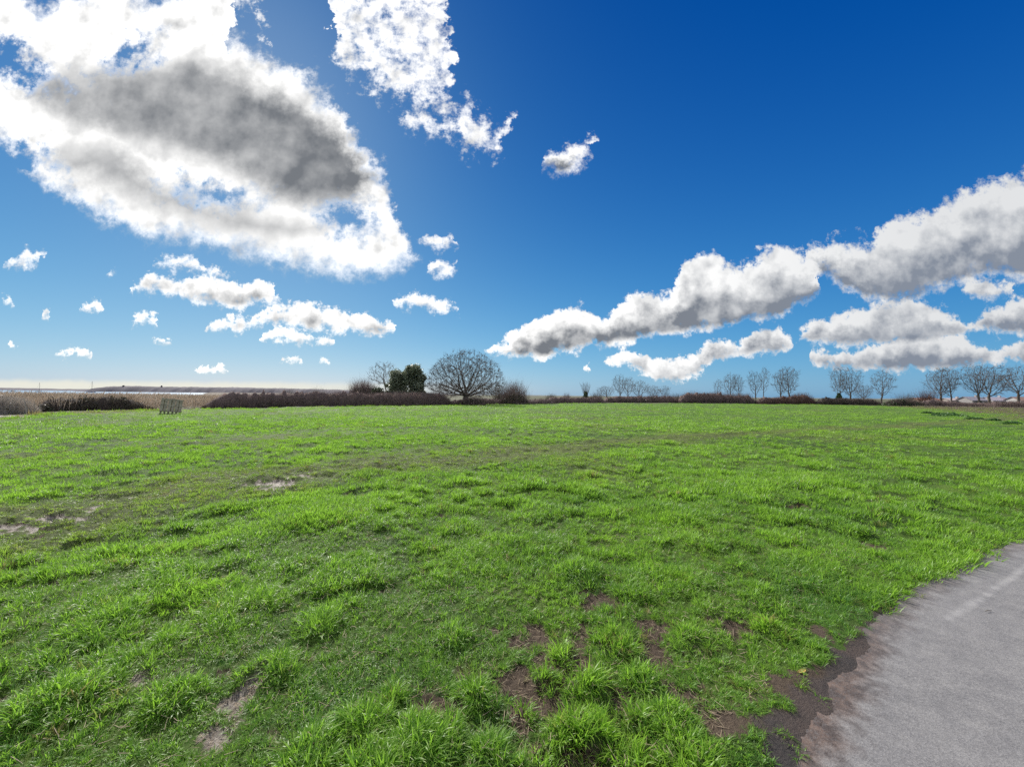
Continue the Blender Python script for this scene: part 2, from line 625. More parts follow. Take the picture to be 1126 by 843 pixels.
    greybig = W.m('MULTIPLY', core, W.map(big, 0.0, 0.05))
    mottle = W.m('MULTIPLY', W.m('MULTIPLY', W.map(W.noise(P, 9.0, 6, 0.6), 0.42, 0.72), thickbig), 0.30)
    greybig = W.m('MAXIMUM', greybig, mottle)
    greyrag = W.m('MULTIPLY', W.map(W.m('MULTIPLY_ADD', a2[0], 0.3, rag), 0.05, 0.16), 0.35)
    grey = W.m('MAXIMUM', greybig, W.m('MAXIMUM', W.m('MULTIPLY', shade, 0.92), W.m('MULTIPLY', greyrag, W.map(rag, 0.0, 0.02))))
    grey = W.m('SUBTRACT', grey, W.m('MULTIPLY', g, W.map(greybig, 0.0, 0.5, 0.5, 0.12)), clamp=True)
    # clouds away from the sun are a little less brilliant
    away = W.map(u, -0.2, 1.2)
    bright = W.mix(away, (0.86, 0.855, 0.84), (0.52, 0.53, 0.54))
    dark = W.mix(away, (0.125, 0.135, 0.150), (0.165, 0.190, 0.235))
    cc = W.mix(grey, bright, dark)
    low = W.map(vpos, 0.14, 0.0)
    # a pale bank lying on the horizon, left
    bank = W.m('ADD', W.map(vpos, 0.045, 0.006), W.m('MULTIPLY', a2[0], 0.5))
    bank = W.m('MULTIPLY', W.map(bank, 0.2, 0.9), W.map(u, 0.15, -0.75))
    bank = W.m('MULTIPLY', W.m('MULTIPLY', bank, 0.85), front)
    cc = W.mix(W.map(alpha, 0.0, 0.4), (0.60, 0.585, 0.50), cc)
    alpha = W.m('MAXIMUM', alpha, bank)
    # broken cumulus over the unseen rest of the sky, sunlit, added as neutral fill
    zb = W.m('MAXIMUM', Z, 0.06)
    cb = W.node('ShaderNodeCombineXYZ')
    W.l.new(W.m('DIVIDE', X, zb), cb.inputs[0])
    W.l.new(W.m('DIVIDE', Y, zb), cb.inputs[1])
    nb = W.noise(cb.outputs[0], 1.1, 6, 0.55)
    ab = W.m('MULTIPLY', W.map(nb, 0.44, 0.56), W.m('SUBTRACT', 1.0, front))
    ab = W.m('MULTIPLY', ab, W.map(Z, 0.0, 0.08))
    cbk = W.mix(W.map(nb, 0.55, 0.75), (0.85, 0.85, 0.85), (0.45, 0.47, 0.51))
    cc = W.mix(front, cbk, cc)
    alpha = W.m('MAXIMUM', alpha, ab)
    sc = W.node('ShaderNodeVectorMath', operation='SCALE')
    W.l.new(cc, sc.inputs[0])
    sc.inputs['Scale'].default_value = 1.0 / BGS
    out = W.mix(alpha, skyc, sc.outputs[0])
    W.l.new(out, bg.inputs['Color'])


build_sky()

scene.view_settings.view_transform = 'Standard'
scene.view_settings.look = 'None'
scene.view_settings.gamma = 1.0
scene.view_settings.use_curve_mapping = False
scene.view_settings.exposure = 0.55
scene.render.engine = 'CYCLES'
scene.cycles.max_bounces = 6
scene.cycles.diffuse_bounces = 3
scene.cycles.glossy_bounces = 2
scene.cycles.transmission_bounces = 4
scene.cycles.transparent_max_bounces = 4
scene.cycles.caustics_reflective = False
scene.cycles.caustics_refractive = False
scene.cycles.use_denoising = False

# ------------------------------------------------------------------ the lie of the land
EDGE = np.array([(-2.5, -14.0), (-1.2, -7.0), (-0.35, -3.0), (0.45, -0.2), (0.92, 1.0), tuple(gnd(886, 843)), tuple(gnd(915, 790)), tuple(gnd(942, 740)),
                 tuple(gnd(968, 690)), tuple(gnd(1008, 653)), tuple(gnd(1060, 624)), tuple(gnd(1126, 597)), (8.2, 5.3), (12.5, 6.4), (20, 7.2), (34, 7.4), (60, 5.5), (120, -4)])


def poly_dist(x, y, pts):
    """signed distance to an open polyline, positive on its right hand; and x of nearest point"""
    best = np.full(np.shape(x), 1e9)
    sgn = np.ones(np.shape(x))
    nx = np.zeros(np.shape(x))
    for (ax, ay), (bx, by) in zip(pts[:-1], pts[1:]):
        dx, dy = bx - ax, by - ay
        L2 = dx * dx + dy * dy
        t = np.clip(((x - ax) * dx + (y - ay) * dy) / L2, 0, 1)
        qx, qy = ax + t * dx, ay + t * dy
        d = np.hypot(x - qx, y - qy)
        m = d < best
        cr = (x - ax) * dy - (y - ay) * dx
        best = np.where(m, d, best)
        sgn = np.where(m, np.where(cr > 0, 1.0, -1.0), sgn)
        nx = np.where(m, qx, nx)
    return best * sgn, nx


# tussocks that can be told apart at the bottom of the picture: pixel of the base, radius in metres, height
TUS = [(400, 800, .13, 1.0), (468, 822, .16, 1.15), (520, 768, .10, .8), (577, 788, .07, .8), (620, 722, .075, .8), (600, 752, .10, .85), (650, 757, .11, .85),
       (640, 812, .16, 1.15), (676, 712, .12, 1.0), (703, 752, .09, .8), (742, 800, .13, .8), (762, 836, .14, .9), (600, 850, .13, .9), (345, 838, .13, .9),
       (700, 792, .08, .7), (540, 838, .10, .9), (295, 740, .15, .9), (350, 690, .16, .9), (430, 770, .08, .8), (760, 708, .14, .7), (830, 655, .2, .8),
       (720, 640, .22, .8), (640, 632, .2, .9), (480, 640, .2, .7), (560, 600, .22, .8), (60, 780, .2, 1.0), (190, 770, .14, .8), (120, 690, .25, .9),
       (770, 600, .28, .9), (880, 620, .25, .8), (240, 655, .25, .8), (850, 700, .12, .8), (500, 700, .14, .6), (420, 850, .16, 1.0), (690, 838, .12, .9)]
TUSW = [(gnd(a, b), r, h) for a, b, r, h in TUS]


def tussock(x, y):
    wx = x + 0.035 * fbm(x, y, 0.12, 2, seed=5)
    wy = y + 0.035 * fbm(x, y, 0.12, 2, seed=9)
    t = np.zeros(np.shape(x))
    gx = np.zeros(np.shape(x))
    gy = np.zeros(np.shape(x))
    for (c, r, h) in TUSW:
        dx, dy = (wx - c[0]) / r, (wy - c[1]) / r
        q = np.clip(1 - (dx * dx + dy * dy) * 0.75, 0, 1)
        q = q ** 0.85 * h
        m = q > t
        t = np.where(m, q, t)
        gx = np.where(m, dx, gx)
        gy = np.where(m, dy, gy)
    # everywhere else: hummocks from a cell pattern at two sizes
    far = sstep(2.2, 3.6, np.hypot(x - 0.15, y - 0.2))
    for s, amp, sd_ in ((0.34, 0.75, 0), (0.8, 0.9, 40), (2.1, 0.8, 90)):
        xx = x + 0.35 * s * fbm(x, y, s * 0.8, 3, seed=sd_)
        yy = y + 0.35 * s * fbm(x, y, s * 0.8, 3, seed=sd_ + 3)
        d, h = worley(xx, yy, s, sd_)
        q = np.clip(1 - d * d * 2.6, 0, 1) * amp * np.clip(h * 1.6 - 0.35, 0, 1) * far
        t = np.maximum(t, q)
    return t, gx, gy


PUD = [((*gnd(288, 540),), 0.40, 0.28), ((*gnd(325, 526),), 0.36, 0.26), ((*gnd(303, 533),), 0.40, 0.26), ((*gnd(0, 583),), 0.62, 0.15), ((*gnd(60, 573),), 0.50, 0.13),
       ((*gnd(115, 560),), 0.46, 0.12), ((*gnd(5, 457.5),), 2.2, 0.45)]
DRY = [((*gnd(268, 764),), 0.10), ((*gnd(150, 750),), 0.085), ((*gnd(237, 808),), 0.08), ((*gnd(205, 738),), .05), ((*gnd(505, 694),), .06)]
BARE = [((585, 698), .15), ((640, 735), .14), ((575, 790), .10), ((600, 775), .13), ((560, 745), .12), ((800, 688), .16), ((715, 690), .15), ((660, 660), .16), ((480, 785), .12),
        ((690, 770), .12), ((760, 770), .12), ((720, 720), .13), ((470, 772), .08), ((850, 760), .12), ((800, 800), .12), ((575, 830), .07), ((640, 700), .16), ((880, 560), .2), ((60, 560), .1),
        ((888, 746), .13), ((905, 700), .10), ((495, 560), .14), ((960, 600), .2)]


def soil(x, y):
    """0 = closed sward, 1 = bare soil;  second output: pale dried mud"""
    n = fbm(x, y, 0.16, 4, 0.6, seed=21)
    n2 = fbm(x, y, 0.55, 4, 0.6, seed=31)
    b = np.zeros(np.shape(x))
    pale = np.zeros(np.shape(x))
    for (px, r) in BARE:
        c = gnd(*px)
        d = np.hypot(x - c[0], y - c[1]) / (r * 0.8)
        b = np.maximum(b, sstep(1.35, 0.55, d + 1.1 * n))
    for c, r in DRY:
        d = np.hypot(x - c[0], y - c[1]) / r
        k = sstep(1.4, 0.5, d + 0.9 * n)
        b = np.maximum(b, k)
        pale = np.maximum(pale, k)
    for c, rx, ry in PUD:
        d = np.hypot((x - c[0]) / (rx * 0.85), (y - c[1]) / (ry * 0.8))
        k = sstep(1.25, 0.6, d + 1.1 * n + 0.4 * n2)
        b = np.maximum(b, k)
        pale = np.maximum(pale, k)
    # scattered scrapes
    b = np.maximum(b, 0.9 * sstep(0.62, 0.95, n2 + 0.55 * n) * sstep(16, 5, np.hypot(x, y)))
    nearz = sstep(1.25, 0.3, np.hypot((x - 0.45) / 1.15, (y - 2.0) / 0.75))
    b = np.maximum(b, nearz * sstep(0.12, 0.6, n2 + 1.0 * n))
    return b, pale


def verge_w(nx, x, y):
    return 0.16 * sstep(3.5, 1.3, nx) + 0.01 + 0.12 * fbm(x, y, 0.35, 4, 0.6, seed=44) * (0.35 + sstep(3.6, 1.2, nx))


TRACK = np.array([tuple(gnd(-120, 600)), tuple(gnd(40, 574)), tuple(gnd(170, 548)), tuple(gnd(300, 527)), tuple(gnd(430, 512)), tuple(gnd(560, 499)), tuple(gnd(700, 485)), tuple(gnd(900, 474)), (60, 42)])


FIELD_EDGE = np.array([(-30, -40), (-30, 10), tuple(gnd(0, 461)), tuple(gnd(50, 456)), tuple(gnd(160, 451)), tuple(gnd(228, 450)), tuple(gnd(350, 447.8)), tuple(gnd(500, 445.3)), tuple(gnd(600, 443.5)),
                       tuple(gnd(690, 443.5)), tuple(gnd(800, 444)), tuple(gnd(900, 445)), tuple(gnd(1000, 446.5)), tuple(gnd(1126, 446.8)), (200, 100)])


def height(x, y, fine=True):
    r = np.hypot(x, y)
    z = 0.10 * fbm(x, y, 14, 3, 0.5, seed=2) * sstep(4, 25, r)
    z = z + 0.035 * fbm(x, y, 2.2, 3, 0.5, seed=8) * sstep(1.0, 8, r)
    # estuary side
    sh = np.maximum(x + 50, (x + 0.775 * y) * 0.79) + 9 * fbm(x, y, 60, 2, seed=61)
    z = z - 3.0 * sstep(0, -22, sh)
    z = z * sstep(900, 400, r) - 3.0 * sstep(0, -22, sh) * (1 - sstep(900, 400, r))
    e, nx = poly_dist(x, y, EDGE)
    if fine:
        t, _, _ = tussock(x, y)
        b, _ = soil(x, y)
        grass = sstep(0.0, -0.25, e)
        z = z + ((0.058 + 0.055 * sstep(3, 8, r)) * (1 - 0.72 * sstep(14, 34, r)) * t * (1 - 0.8 * b) + 0.012 * fbm(x, y, 0.05, 3, 0.6, seed=12)) * grass
        z = z - 0.012 * b * grass
    # the path: the soil's surface dives under the asphalt with a ragged line
    rag = 0.028 * fbm(x, y, 0.22, 4, 0.6, seed=50) + 0.012 * fbm(x, y, 0.025, 2, 0.6, seed=51) + 0.03 * fbm(x, y, 0.6, 2, seed=52)
    g = 0.007 + np.clip(-(e + rag) * 0.10, -0.03, 0.018)
    inside = sstep(-0.50, -0.18, e)
    z = z * (1 - inside) + g * inside
    # beyond the far side of the path (3.2 m wide) the ground comes back up
    back = sstep(3.0, 3.3, e)
    z = z * (1 - back) + back * 0.02
    return z


# ------------------------------------------------------------------ ground
def ground_material():
    m, nt, b = material('field_soil_and_sward')
    P = nt.pos()
    soil_ = nt.attr('soil')
    pale = nt.attr('pale')
    wet = nt.attr('verge')
    worn = nt.attr('worn')
    rough_ = nt.attr('rough')
    nA = nt.noise(P, 0.25, 5, 0.6)
    nB = nt.noise(P, 2.2, 6, 0.65)
    nC = nt.noise(P, 45, 5, 0.7)
    nD = nt.noise(P, 160, 3, 0.7)
    g = nt.mix(nt.map(nB, 0.3, 0.7), (0.024, 0.056, 0.007), (0.050, 0.105, 0.012))
    g = nt.mix(nt.map(nA, 0.35, 0.65), g, (0.080, 0.140, 0.016))
    g = nt.mix(nt.m('MULTIPLY', worn, 0.6), g, (0.085, 0.090, 0.030))
    # thatch showing between the blades
    g = nt.mix(nt.m('MULTIPLY', nt.map(nC, 0.45, 0.7), 0.25), g, (0.10, 0.085, 0.04))
    g = nt.mix(rough_, g, nt.mix(nt.map(nB, 0.35, 0.65), (0.105, 0.092, 0.060), (0.070, 0.085, 0.032)))
    s = nt.mix(nt.map(nC, 0.3, 0.7), (0.052, 0.036, 0.025), (0.110, 0.080, 0.055))
    s = nt.mix(nt.map(nD, 0.5, 0.8), s, (0.165, 0.125, 0.088))
    v = nt.mix(nt.map(nB, 0.35, 0.7), (0.050, 0.044, 0.042), (0.088, 0.066, 0.056))
    v = nt.mix(nt.map(nD, 0.55, 0.75), v, (0.15, 0.125, 0.11))
    s = nt.mix(wet, s, v)
    s = nt.mix(pale, s, nt.mix(nt.map(nC, 0.35, 0.65), (0.15, 0.12, 0.09), (0.32, 0.28, 0.235)))
    sm = nt.m('ADD', soil_, nt.m('MULTIPLY', nt.m('SUBTRACT', nC, 0.5), 0.5), clamp=True)
    sm = nt.map(sm, 0.25, 0.7)
    nt.put(b.inputs['Base Color'], nt.mix(sm, g, s))
    nt.put(b.inputs['Roughness'], nt.mix(pale, (0.9, 0.9, 0.9), (0.55, 0.55, 0.55)))
    b.inputs['Specular IOR Level'].default_value = 0.25
    h = nt.m('ADD', nC, nt.m('MULTIPLY', nD, 0.5))
    nt.put(b.inputs['Normal'], nt.bump(h, 1.0, 0.022))
    return m


def near_edge(pts, x, y):
    return poly_dist(x, y, pts)


ROUGH_LINE = np.array([tuple(gnd(1180, 468)), tuple(gnd(1126, 461)), tuple(gnd(1080, 455)), tuple(gnd(1030, 451)), tuple(gnd(985, 447.5)), (110, 120)])


def fields(x, y):
    e, nx = poly_dist(x, y, EDGE)
    so, pale = soil(x, y)
    vw = verge_w(nx, x, y)
    v = sstep(-vw - 0.05, -vw + 0.03, e)
    so = np.maximum(so, v)
    tr, _ = poly_dist(x, y, TRACK)
    tr = tr + 0.8 * fbm(x, y, 2.5, 3, seed=71)
    worn = sstep(1.6, 0.2, np.abs(tr)) * sstep(1, 4, np.hypot(x, y))
    worn = np.maximum(worn, 0.55 * sstep(0.25, 0.75, fbm(x, y, 9, 4, 0.6, seed=72)) * sstep(3, 10, np.hypot(x, y)))
    rr, _ = poly_dist(x, y, ROUGH_LINE)
    rough_ = sstep(-2.0, 2.5, rr + 3.0 * fbm(x, y, 7, 3, seed=75)) * (y > 15) * (x > 20)
    # dead margin at the left of the field
    L = gnd(20, 462)
    rough_ = np.maximum(rough_, sstep(-27.0, -29.5, x + 2 * fbm(x, y, 3, 3, seed=76)) * sstep(44, 36, y))
    return e, nx, so, pale, v, worn, rough_


def build_ground():
    th = np.concatenate([np.linspace(-62, 62, 900), np.linspace(62, 298, 70)[1:-1]]) * math.pi / 180
    rs = [0.0, 0.4, 0.7]
    r = 0.9
    while r < 4000:
        rs.append(r)
        r *= 1.0085 if r < 8 else (1.012 if r < 40 else (1.03 if r < 200 else 1.12))
    rs = np.array(rs)
    RR, TT = np.meshgrid(rs, th, indexing='ij')
    x, y = RR * np.sin(TT), RR * np.cos(TT)
    z = height(x, y)
    nr, nth = x.shape
    e, nx, so, pale, v, worn, rough_ = fields(x, y)
    so = np.where(x < -62, 0.6, so)
    fdd, _ = poly_dist(x, y, FIELD_EDGE)
    rough_ = np.maximum(rough_, sstep(-0.3, -1.2, fdd))
    idx = np.arange(nr * nth).reshape(nr, nth)
    a = idx[:-1, :]
    b = idx[1:, :]
    f = np.stack([a, np.roll(a, -1, 1), np.roll(b, -1, 1), b], axis=-1).reshape(-1, 4)
    f = f[:, ::-1]
    me = mesh_np('ground', np.stack([x, y, z], -1).reshape(-1, 3), f, ground_material(), True,
                 dict(soil=so.ravel(), pale=pale.ravel(), verge=v.ravel(), worn=worn.ravel(), rough=rough_.ravel()))
    o = obj('ground', me)
    tag(o, kind='structure')


build_ground()


# ------------------------------------------------------------------ path
def build_path():
    m, nt, b = material('worn_asphalt')
    P = nt.pos()
    e = nt.attr('edge')
    n1 = nt.noise(P, 1.1, 5, 0.6)
    n2 = nt.noise(P, 7, 6, 0.7)
    n3 = nt.noise(P, 110, 3, 0.7)
    vor = nt.node('ShaderNodeTexVoronoi')
    nt.l.new(P, vor.inputs['Vector'])
    vor.inputs['Scale'].default_value = 150
    vc = nt.node('ShaderNodeSeparateColor')
    nt.l.new(vor.outputs['Color'], vc.inputs[0])
    base = nt.mix(nt.map(n1, 0.3, 0.7), (0.130, 0.126, 0.127), (0.175, 0.169, 0.168))
    base = nt.mix(nt.map(n2, 0.35, 0.75), base, (0.215, 0.207, 0.20))
    # aggregate: light and dark stones
    st = nt.mix(vc.outputs[0], (0.05, 0.05, 0.052), (0.33, 0.32, 0.31))
    base = nt.mix(nt.map(n3, 0.35, 0.75, 0.16, 0.48), base, st)
    base = nt.mix(nt.m('MULTIPLY', nt.attr('seam'), nt.map(n2, 0.3, 0.6, 0.1, 0.5)), base, (0.33, 0.32, 0.31))
    # reddish soil trodden over the margin
    dm = nt.m('ADD', e, nt.m('MULTIPLY', nt.m('SUBTRACT', n2, 0.5), 0.38))
    dm = nt.m('MULTIPLY', nt.map(dm, 0.15, 0.0), nt.attr('dirt'))
    dirtc = nt.mix(nt.map(nt.noise(P, 14, 5, 0.7), 0.4, 0.65), (0.060, 0.046, 0.041), (0.135, 0.092, 0.072))
    base = nt.mix(nt.m('MULTIPLY', dm, nt.map(n3, 0.2, 0.6, 0.45, 1.0)), base, dirtc)
    nt.put(b.inputs['Base Color'], base)
    b.inputs['Roughness'].default_value = 0.82
    b.inputs['Specular IOR Level'].default_value = 0.3
    nt.put(b.inputs['Normal'], nt.bump(nt.m('ADD', vor.outputs['Distance'], nt.m('MULTIPLY', n2, 0.8)), 0.35, 0.004))
    # sheet in strips following the edge
    s_pts = []
    E = EDGE
    seg = np.hypot(*(E[1:] - E[:-1]).T)
    cum = np.concatenate([[0], np.cumsum(seg)])
    tot = cum[-1]
    ss = np.concatenate([np.arange(0, 10, 0.25), np.arange(10, 26, 0.03), np.arange(26, tot, 0.5)])
    ex, ey = np.interp(ss, cum, E[:, 0]), np.interp(ss, cum, E[:, 1])
    # soften the corners of the polyline
    tx, ty = np.gradient(ex, ss), np.gradient(ey, ss)
    k = 21
    ker = np.ones(k) / k
    tx = np.convolve(np.pad(tx, k // 2, 'edge'), ker, 'valid')
    ty = np.convolve(np.pad(ty, k // 2, 'edge'), ker, 'valid')
    L = np.hypot(tx, ty)
    nx_, ny_ = ty / L, -tx / L
    ws = np.concatenate([np.linspace(-0.30, 0.6, 46), np.linspace(0.7, 3.2, 26)])
    x = ex[:, None] + nx_[:, None] * ws[None]
    y = ey[:, None] + ny_[:, None] * ws[None]
    z = 0.012 + 0.004 * fbm(x, y, 0.5, 3, seed=88) + 0.0015 * fbm(x, y, 0.06, 2, seed=89)
    z = z - 0.05 * sstep(-0.06, -0.30, ws)[None]
    ed, nx2 = poly_dist(x, y, EDGE)
    n0, n1_ = x.shape
    SE = np.array([tuple(gnd(1240, 560)), tuple(gnd(1126, 626)), tuple(gnd(1085, 655)), tuple(gnd(1042, 682))])
    sm_, _ = poly_dist(x, y, SE)
    seam = sstep(0.035, 0.008, np.abs(sm_ + 0.01 * fbm(x, y, 0.1, 3, seed=91)))
    idx = np.arange(n0 * n1_).reshape(n0, n1_)
    f = np.stack([idx[:-1, :-1], idx[:-1, 1:], idx[1:, 1:], idx[1:, :-1]], -1).reshape(-1, 4)[:, ::-1]
    me = mesh_np('path', np.stack([x, y, z], -1).reshape(-1, 3), f, m, True,
                 dict(edge=ed.ravel(), seam=seam.ravel(), dirt=(0.5 + 0.5 * sstep(3.4, 1.8, nx2)).ravel()))
    tag(obj('path', me), kind='structure')


build_path()


# ------------------------------------------------------------------ grass: tufts spread over the field
def blade_mesh(name, n, spread, hmin, hmax, w, seg, mat, seed, curl=0.6, flop=0.35):
    rg = np.random.default_rng(seed)
    V, Fc, T = [], [], []
    base = 0
    for i in range(n):
        a = rg.uniform(0, 2 * np.pi)
        rad = spread * math.sqrt(rg.uniform(0, 1))
        bx, by = rad * math.cos(a), rad * math.sin(a)
        h = rg.uniform(hmin, hmax)
        # each blade leans outwards and droops
        da = a + rg.normal(0, 0.9)
        lean0 = rg.uniform(0.02, flop) + 0.25 * rad / max(spread, 1e-6)
        bend = rg.uniform(0.25, 1.25) * curl
        wa = da + np.pi / 2 + rg.normal(0, 0.4)
        wx, wy = math.cos(wa), math.sin(wa)
        ww = w * rg.uniform(0.7, 1.25)
        x, y, z = bx, by, -0.012
        ang = lean0
        for s in range(seg + 1):
            t = s / seg
            hw = ww * 0.5 * (1.0 - t ** 2.2) * (0.75 + 0.5 * min(t * 3, 1) * 0.5)
            tw = 0.12 * hw
            if s == seg:
                V.append((x, y, z)); T.append(1.0)
            else:
                V.append((x - wx * hw, y - wy * hw, z + tw)); V.append((x + wx * hw, y + wy * hw, z + tw)); T += [t, t]
            step = h / seg
            x += math.cos(da) * math.sin(ang) * step
            y += math.sin(da) * math.sin(ang) * step
            z += math.cos(ang) * step
            ang += bend / seg * (1 + t)
        for s in range(seg - 1):
            q = base + s * 2
            Fc.append((q, q + 1, q + 3, q + 2))
        q = base + (seg - 1) * 2
        Fc.append((q, q + 1, q + 2, q + 2))
        base += seg * 2 + 1
    Fa = np.array(Fc)
    quads = Fa[Fa[:, 2] != Fa[:, 3]]
    tris = Fa[Fa[:, 2] == Fa[:, 3]][:, :3]
    return mesh_np(name, np.array(V), [quads, tris], mat, True, dict(along=T))


def grass_material():
    m, nt, b = material('spring_grass_blades')
    along = nt.attr('along')
    tone = nt.attr('tone', 'INSTANCER')
    dry = nt.attr('dry', 'INSTANCER')
    rnd = nt.attr('rnd', 'INSTANCER')
    dark = nt.mix(tone, (0.055, 0.165, 0.030), (0.250, 0.430, 0.034))
    c = nt.mix(nt.m('MULTIPLY', rnd, 0.5), dark, (0.130, 0.290, 0.040))
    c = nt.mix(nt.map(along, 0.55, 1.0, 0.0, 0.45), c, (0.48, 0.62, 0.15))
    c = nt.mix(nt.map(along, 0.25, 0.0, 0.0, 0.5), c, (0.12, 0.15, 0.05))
    c = nt.mix(dry, c, nt.mix(rnd, (0.24, 0.20, 0.07), (0.15, 0.13, 0.05)))
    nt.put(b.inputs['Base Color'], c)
    b.inputs['Roughness'].default_value = 0.42
    b.inputs['Specular IOR Level'].default_value = 0.35
    tr = nt.node('ShaderNodeBsdfTranslucent')
    nt.put(tr.inputs['Color'], nt.mix(0.6, c, nt.mix(dry, (0.36, 0.66, 0.06), (0.36, 0.30, 0.12))))
    mx = nt.node('ShaderNodeMixShader')
    mx.inputs[0].default_value = 0.50
    nt.l.new(b.outputs[0], mx.inputs[1])
    nt.l.new(tr.outputs[0], mx.inputs[2])
    nt.l.new(mx.outputs[0], m.node_tree.nodes['Material Output'].inputs[0])
    return m


GRASS_MAT = grass_material()


def tilt_euler(yaw, tx, ty):
    """yaw about z, then tilt by |t| radians towards (tx, ty)"""
    ang = np.hypot(tx, ty)
    kx, ky = np.where(ang > 1e-6, -ty / np.maximum(ang, 1e-6), 1.0), np.where(ang > 1e-6, tx / np.maximum(ang, 1e-6), 0.0)
    c, s = np.cos(ang), np.sin(ang)
    Rm = np.zeros((len(yaw), 3, 3))
    Rm[:, 0, 0] = c + kx * kx * (1 - c); Rm[:, 0, 1] = kx * ky * (1 - c); Rm[:, 0, 2] = ky * s
    Rm[:, 1, 0] = kx * ky * (1 - c); Rm[:, 1, 1] = c + ky * ky * (1 - c); Rm[:, 1, 2] = -kx * s
    Rm[:, 2, 0] = -ky * s; Rm[:, 2, 1] = kx * s; Rm[:, 2, 2] = c
    Y = np.zeros_like(Rm)
    Y[:, 0, 0] = np.cos(yaw); Y[:, 0, 1] = -np.sin(yaw); Y[:, 1, 0] = np.sin(yaw); Y[:, 1, 1] = np.cos(yaw); Y[:, 2, 2] = 1
    M = Rm @ Y
    b = -np.arcsin(np.clip(M[:, 2, 0], -1, 1))
    a = np.arctan2(M[:, 2, 1], M[:, 2, 2])
    cc = np.arctan2(M[:, 1, 0], M[:, 0, 0])
    return np.stack([a, b, cc], -1)


def scatter_object(name, pts, eul, scl, idx, protos, extra, label, cat=None):
    """ONE object: a cloud of points, each carrying one tuft"""
    me = bpy.data.meshes.new(name)
    me.vertices.add(len(pts))
    me.vertices.foreach_set('co', np.asarray(pts, np.float32).ravel())
    def av(n, d):
        a = me.attributes.new(n, 'FLOAT_VECTOR', 'POINT'); a.data.foreach_set('vector', np.asarray(d, np.float32).ravel())
    av('rot', eul); av('scl', scl)
    a = me.attributes.new('idx', 'INT', 'POINT'); a.data.foreach_set('value', np.asarray(idx, np.int32))
    for k, d in extra.items():
        a = me.attributes.new(k, 'FLOAT', 'POINT'); a.data.foreach_set('value', np.asarray(d, np.float32))
    col = bpy.data.collections.new(name + '_tufts')
    for i, p in enumerate(protos):
        o = bpy.data.objects.new('%s_tuft_%02d' % (name, i), p)
        col.objects.link(o)
    ob = obj(name, me)
    ng = bpy.data.node_groups.new(name + '_nodes', 'GeometryNodeTree')
    ng.interface.new_socket('Geometry', in_out='INPUT', socket_type='NodeSocketGeometry')
    ng.interface.new_socket('Geometry', in_out='OUTPUT', socket_type='NodeSocketGeometry')
    gi, go = ng.nodes.new('NodeGroupInput'), ng.nodes.new('NodeGroupOutput')
    iop = ng.nodes.new('GeometryNodeInstanceOnPoints')
    ci = ng.nodes.new('GeometryNodeCollectionInfo')
    ci.inputs['Collection'].default_value = col
    ci.inputs['Separate Children'].default_value = True
    ci.inputs['Reset Children'].default_value = True

    def na(n, t):
        q = ng.nodes.new('GeometryNodeInputNamedAttribute')
        q.data_type = t
        q.inputs['Name'].default_value = n
        return [s for s in q.outputs if s.enabled and s.name == 'Attribute'][0]
    ng.links.new(gi.outputs[0], iop.inputs['Points'])
    ng.links.new(ci.outputs[0], iop.inputs['Instance'])
    iop.inputs['Pick Instance'].default_value = True
    ng.links.new(na('idx', 'INT'), iop.inputs['Instance Index'])
    e2r = ng.nodes.new('FunctionNodeEulerToRotation')
    ng.links.new(na('rot', 'FLOAT_VECTOR'), e2r.inputs[0])
    ng.links.new(e2r.outputs[0], iop.inputs['Rotation'])
    ng.links.new(na('scl', 'FLOAT_VECTOR'), iop.inputs['Scale'])
    ng.links.new(iop.outputs[0], go.inputs[0])
    md = ob.modifiers.new('tufts', 'NODES')
    md.node_group = ng
    tag(ob, label, cat, kind='stuff')
    return ob


